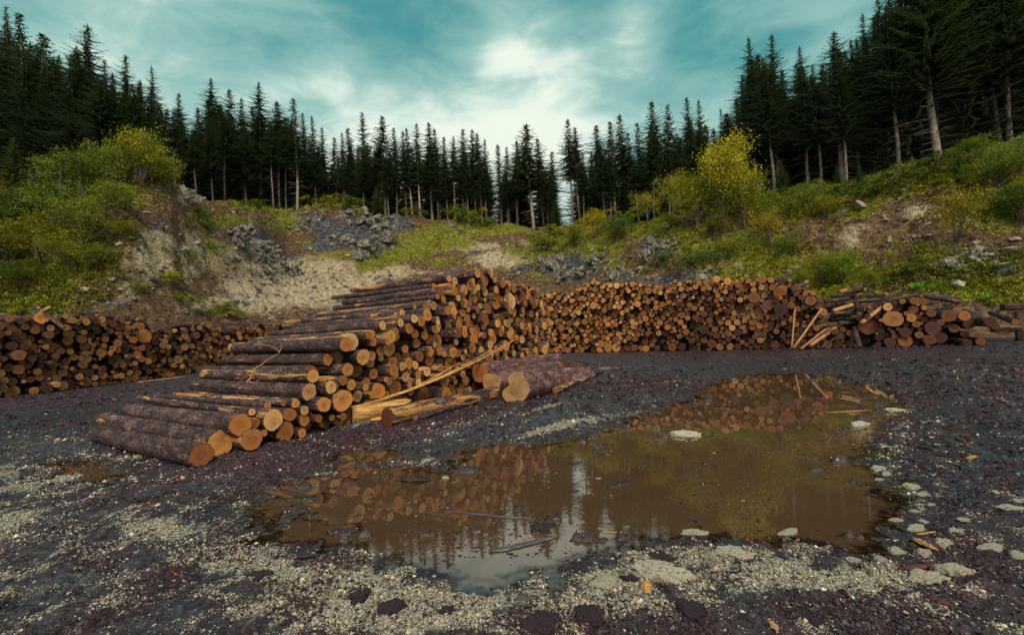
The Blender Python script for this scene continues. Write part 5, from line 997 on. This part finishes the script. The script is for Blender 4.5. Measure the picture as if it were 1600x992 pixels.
chips(6500, 9, 30, [(1200, 548, 600, 8, 1.), (1450, 620, 300, 60, .7), (950, 600, 200, 30, .8), (150, 625, 300, 14, 1.), (700, 640, 200, 14, .8), (700, 600, 100, 30, .6)], .008, .034, 'bark_litter', 'coarse bark litter along the feet of the piles', .2, 1.0, .04, .02)
chips(2600, 3, 15, [(620, 790, 160, 40, .9), (800, 830, 140, 40, 1.), (560, 740, 100, 40, .7), (1250, 840, 160, 20, .8), (1060, 770, 60, 10, .6), (1130, 850, 120, 12, .9), (1200, 660, 260, 100, .25), (760, 750, 200, 60, .4)], .005, .026, 'floating_litter', 'bark flakes and leaves floating on the muddy puddle', .25, 1.4, .02, 1.0,
      [[.02, .014, .02], [.05, .035, .045], [.20, .05, .03], [.35, .12, .05], [.16, .15, .16]], [.42, .28, .12, .05, .13])

# limestone slabs and lumps bedded in the mud: (px, py, width in px, label)
v4, f4 = ico(4)
def stone_mesh(seed, flat=.42):
    q_ = np.random.default_rng(seed); o_ = q_.uniform(0, 60, 3); d = 0; v = v4 * 1.0
    for k in range(5): fr = 1.0 * 2 ** k; d = d + (vnoise(v[:, 0] * fr + o_[0], v[:, 1] * fr + o_[1] + v[:, 2] * fr * .5, seed + k)) * .42 / 1.75 ** k
    v = v * (1 + d)[:, None]; v[:, 2] = np.tanh(v[:, 2] * 1.1) * flat * 1.25 + .07 * fbm(v[:, 0] * 3, v[:, 1] * 3, 4, seed, .6); return make_mesh('stone', v, [f4], M_STONE, None, None, True)
STM = [stone_mesh(600 + k, .30 + .05 * (k % 3)) for k in range(7)]
STONES = [(1037, 898, 84, 'largest cream limestone lump on the near gravel edge, lower middle'), (1143, 862, 58, 'flat cream limestone slab at the near shore of puddle'), (946, 914, 44, 'pale stone left of the largest cream lump'), (1448, 902, 66, 'broad white limestone slab at lower right'), (1492, 893, 52, 'long white slab touching the broad one at lower right'),
 (1400, 856, 26, 'round white stone at the right corner of the near shore'), (1376, 869, 22, 'small white stone left of the round corner one'), (1333, 870, 20, 'small grey white stone in gravel of the near shore'), (1444, 862, 24, 'white stone between the wood pieces and the broad slab'), (1431, 822, 32, 'flat white stone on right shore by the wood pieces'), (1400, 808, 22, 'white stone at the waterline of right shore, lower'),
 (1429, 796, 16, 'small white stone on the right shore, middle'), (1442, 810, 16, 'tiny white stone above the flat one, right shore'), (1496, 827, 32, 'flat pale stone inland from the right shore'), (1510, 812, 22, 'small flat stone behind the flat pale inland one'), (1474, 846, 28, 'white stone in front of the wood pieces'), (1548, 857, 36, 'white lump near the right edge, lower'), (1581, 798, 40, 'flat white slab at the right edge, higher'), (1592, 786, 18, 'small stone above the flat right edge slab'),
 (1590, 872, 24, 'white stone at right edge below the lump'), (1424, 758, 28, 'white stone inland of the right shore, upper pair left'), (1441, 768, 18, 'white stone inland of the right shore, upper pair right'), (1372, 730, 22, 'white stone at the bend of the right shore'), (1384, 738, 14, 'small stone beside the bend of right shore'), (1374, 745, 14, 'small stone below the bend of the right shore'), (1392, 640, 34, 'flat white slab at the far right end of the puddle'),
 (1342, 661, 38, 'flat white slab lying in the far water'), (1070, 677, 58, 'long thin white slab at the far left waterline'), (1411, 721, 12, 'tiny white stone right of the shore bend'), (1083, 827, 42, 'thin flat slab in shallow water near the shore'), (1232, 826, 36, 'thin white slab in shallow water at right of centre'), (991, 858, 16, 'small pale stone near the puddle behind largest lump'), (1456, 788, 14, 'tiny pale stone on the right shore mud'), (696, 743, 14, 'small pale stone at the far left waterline of the puddle')]
for k, (a, b, w_, lab) in enumerate(STONES):
    p = P(a, b, .03); z_ = max(ground_z(p.x, p.y), -.005); s_ = w_ / FPX * p.y * .46; o = new_obj('limestone_rock', STM[k % 7]); o.location = (p.x, p.y, z_ + .06 * s_); o.scale = (s_, s_ * (.40 if 'water' in lab or 'far' in lab else .62 if w_ > 30 else .8), s_ * (.85 if w_ > 30 else 1.0) * (.8 if 'thin' in lab or 'flat' in lab else 1.3)); o.rotation_euler = (0, 0, rng.uniform(-.5, .5)); tag(o, lab, 'stone', 'white stones around the puddle')
M_CLOD = mat_simple('wet_bark_clod', [(.3, (.010, .006, .010)), (.5, (.040, .020, .030)), (.7, (.10, .055, .065))], 9, .6, .9, .02)
CLM = []
for k in range(4):
    me = stone_mesh(700 + k, .7).copy(); me.materials.clear(); me.materials.append(M_CLOD); co = np.empty(len(me.vertices) * 3, np.float32); me.vertices.foreach_get('co', co); co = co.reshape(-1, 3); co *= (1 + .30 * fbm(co[:, 0] * 4 + k, co[:, 1] * 4 + co[:, 2] * 3, 3, 44))[:, None]; me.vertices.foreach_set('co', co.ravel()); CLM.append(me)
for k, (a, b, w_, lab) in enumerate([(1031, 868, 38, 'dark bark clod on the shore just behind the largest stone'), (985, 905, 26, 'dark clod between the two big cream stones'), (562, 930, 34, 'dark clod on the gravel, lower left of the sky reflection'), (610, 948, 40, 'long dark clod on the gravel below the puddle'), (850, 975, 60, 'wide dark bark heap at the bottom edge'), (925, 965, 50, 'dark reddish bark heap at bottom edge, right of wide one'), (1080, 960, 44, 'dark clod at the bottom right of the yellow chunk'),
        (700, 950, 26, 'small dark clod on the bright gravel'), (800, 862, 30, 'dark clump rising from water beside the plank'), (845, 818, 46, 'dark mud islet in the puddle'), (400, 900, 34, 'dark clod on the left gravel'), (1260, 975, 40, 'dark clod at bottom edge right of the splintered plank')]):
    p = P(a, b, .03); s_ = w_ / FPX * p.y * .5; o = new_obj('bark_clod', CLM[k % 4]); o.location = (p.x, p.y, max(ground_z(p.x, p.y), -.02)); o.scale = (s_, s_ * .9, s_ * .38); o.rotation_euler = (0, 0, rng.uniform(0, 6)); tag(o, lab, 'clod', 'dark clods of bark and mud')
# planks, sticks and slivers
M_WETWOOD = mat_simple('wet_grey_wood', [(.3, (.03, .025, .03)), (.5, (.09, .08, .09)), (.7, (.18, .17, .18))], 6, .4, .6, .01, stretch=(8, 8, .8))
M_REDBARK = mat_simple('red_bark_slab', [(.3, (.03, .010, .010)), (.5, (.095, .030, .026)), (.7, (.20, .075, .05))], 7, .6, .9, .02, stretch=(3, 3, 1))
def sliver(pa, pb, wpx, mat, label, name='stick', cat='stick', thick=.5, lift=0.0, jag=.15):
    a = P(*pa, .03); b = P(*pb, .03); r = wpx / FPX * (a.y + b.y) / 4; za = max(ground_z(a.x, a.y), 0); zb = max(ground_z(b.x, b.y), 0); a.z = za + r * thick * .6; b.z = zb + r * thick * .6 + lift; N = 14; L = b - a; d = L.normalized(); s2 = d.cross(Vector((0, 0, 1))).normalized(); u2 = s2.cross(d); V = []
    q_ = np.random.default_rng(int(pa[0] * 7 + pa[1])); root_m = Matrix(((s2.x, u2.x, d.x, a.x), (s2.y, u2.y, d.y, a.y), (s2.z, u2.z, d.z, a.z), (0, 0, 0, 1)))
    for i in range(N):
        t = i / (N - 1); w_ = r * (min(1, .35 + 3.5 * t) * min(1, .25 + 3.0 * (1 - t))) * (1 + jag * q_.normal()); bow = .02 * L.length * math.sin(t * 3.14)
        for (x_, y_) in ((-1, -.5), (-.9, .4), (-.2, .8), (.6, .6), (1, 0), (.7, -.7), (0, -.8)): V.append((x_ * w_ + bow * q_.uniform(.8, 1.2), y_ * w_ * thick * (1 + .2 * q_.normal()), t * L.length))
    ii = np.arange(N * 7).reshape(N, 7); fq = np.stack([ii[:-1], np.roll(ii, -1, 1)[:-1], np.roll(ii, -1, 1)[1:], ii[1:]], -1).reshape(-1, 4); V = np.array(V); V = np.vstack([V, V[:7].mean(0), V[-7:].mean(0)]); cp = [[N * 7, (j + 1) % 7, j] for j in range(7)] + [[N * 7 + 1, (N - 1) * 7 + j, (N - 1) * 7 + (j + 1) % 7] for j in range(7)]
    o = new_obj(name, make_mesh(name, V, [fq, np.array(cp)], mat)); o.matrix_world = root_m; tag(o, label, cat)
sliver((763, 857), (874, 832), 12, M_WETWOOD, 'wet grey plank half sunk in the sky reflection', 'plank', 'plank', .4)
sliver((720, 796), (836, 806), 5, M_WETWOOD, 'long dark stick floating above the sunken plank'); sliver((599, 735), (633, 729), 4, M_REDBARK, 'short dark stick on gravel at the far left waterline')
sliver((940, 826), (964, 826), 4, M_SPLIT, 'short yellow sliver floating near the near shore'); sliver((1309, 615), (1338, 621), 5, M_PALE, 'pale board piece at the far end of puddle', 'board', 'board', .4)
sliver((1352, 602), (1378, 617), 5, M_PALE, 'pale slanting stick right of the board piece'); sliver((1235, 708), (1281, 715), 3, M_WETWOOD, 'thin grey stick floating in the middle of the puddle'); sliver((1394, 670), (1418, 653), 8, M_WETWOOD, 'stubby grey brown branch at the right end of puddle', 'branch', 'branch')
sliver((1427, 836), (1466, 860), 12, M_PALE, 'orange brown split wood piece at the lower right shore', 'wood_piece', 'wood piece'); sliver((1440, 838), (1478, 864), 12, M_REDBARK, 'dark red split piece beside the orange brown one', 'wood_piece', 'wood piece'); sliver((1432, 832), (1462, 828), 5, M_SPLIT, 'small yellow splinter on top of the split wood pieces', 'wood_piece', 'wood piece')
sliver((1405, 889), (1470, 881), 12, M_REDBARK, 'curved red bark slab behind the broad white stone', 'bark_slab', 'bark', .5, .02, .3); sliver((1197, 945), (1216, 998), 15, M_PALE, 'splintered reddish plank pointing down at the bottom edge', 'plank', 'plank', .35, .0, .3); sliver((1010, 911), (1013, 934), 15, M_SPLIT, 'yellow wood chunk right below the largest stone', 'wood_chunk', 'wood chunk', .6)
sliver((384, 706), (409, 703), 3, M_PALE, 'pale sliver in front of the near log ends'); sliver((878, 934), (902, 918), 2, M_PALE, 'thin dry twig on the gravel left of pale stone'); sliver((1511, 720), (1524, 712), 8, M_PALE, 'small pale bark piece on the mud at right'); sliver((1542, 708), (1562, 715), 3, M_REDBARK, 'thin red stick on the mud at right'); sliver((575, 842), (590, 838), 5, M_REDBARK, 'small dark stick near left shore of puddle')
sliver((1440, 930), (1490, 955), 12, M_REDBARK, 'long dark red bark slab at the lower right', 'bark_slab', 'bark', .5, .01, .3); sliver((1398, 925), (1420, 960), 8, M_REDBARK, 'dark red bark strip left of the long slab', 'bark_slab', 'bark', .5, .01, .3); sliver((1110, 634), (1150, 640), 3, M_WETWOOD, 'thin stick in the far reflection of the right pile'); sliver((1290, 642), (1360, 638), 3, M_PALE, 'long thin pale stick at the far right waterline')
sliver((900, 640), (960, 628), 4, M_REDBARK, 'long red bark strip on the yard left of puddle', 'bark_slab', 'bark'); sliver((520, 760), (560, 752), 4, M_REDBARK, 'dark strip on the mulch in front of the stack', 'bark_slab', 'bark')
sliver((1500, 842), (1560, 850), 9, M_REDBARK, 'dark bark slab left of the white lump at right edge', 'bark_slab', 'bark', .5, 0, .3); sliver((1010, 600), (1075, 596), 4, M_PALE, 'thin pale stick on the yard beyond the puddle')
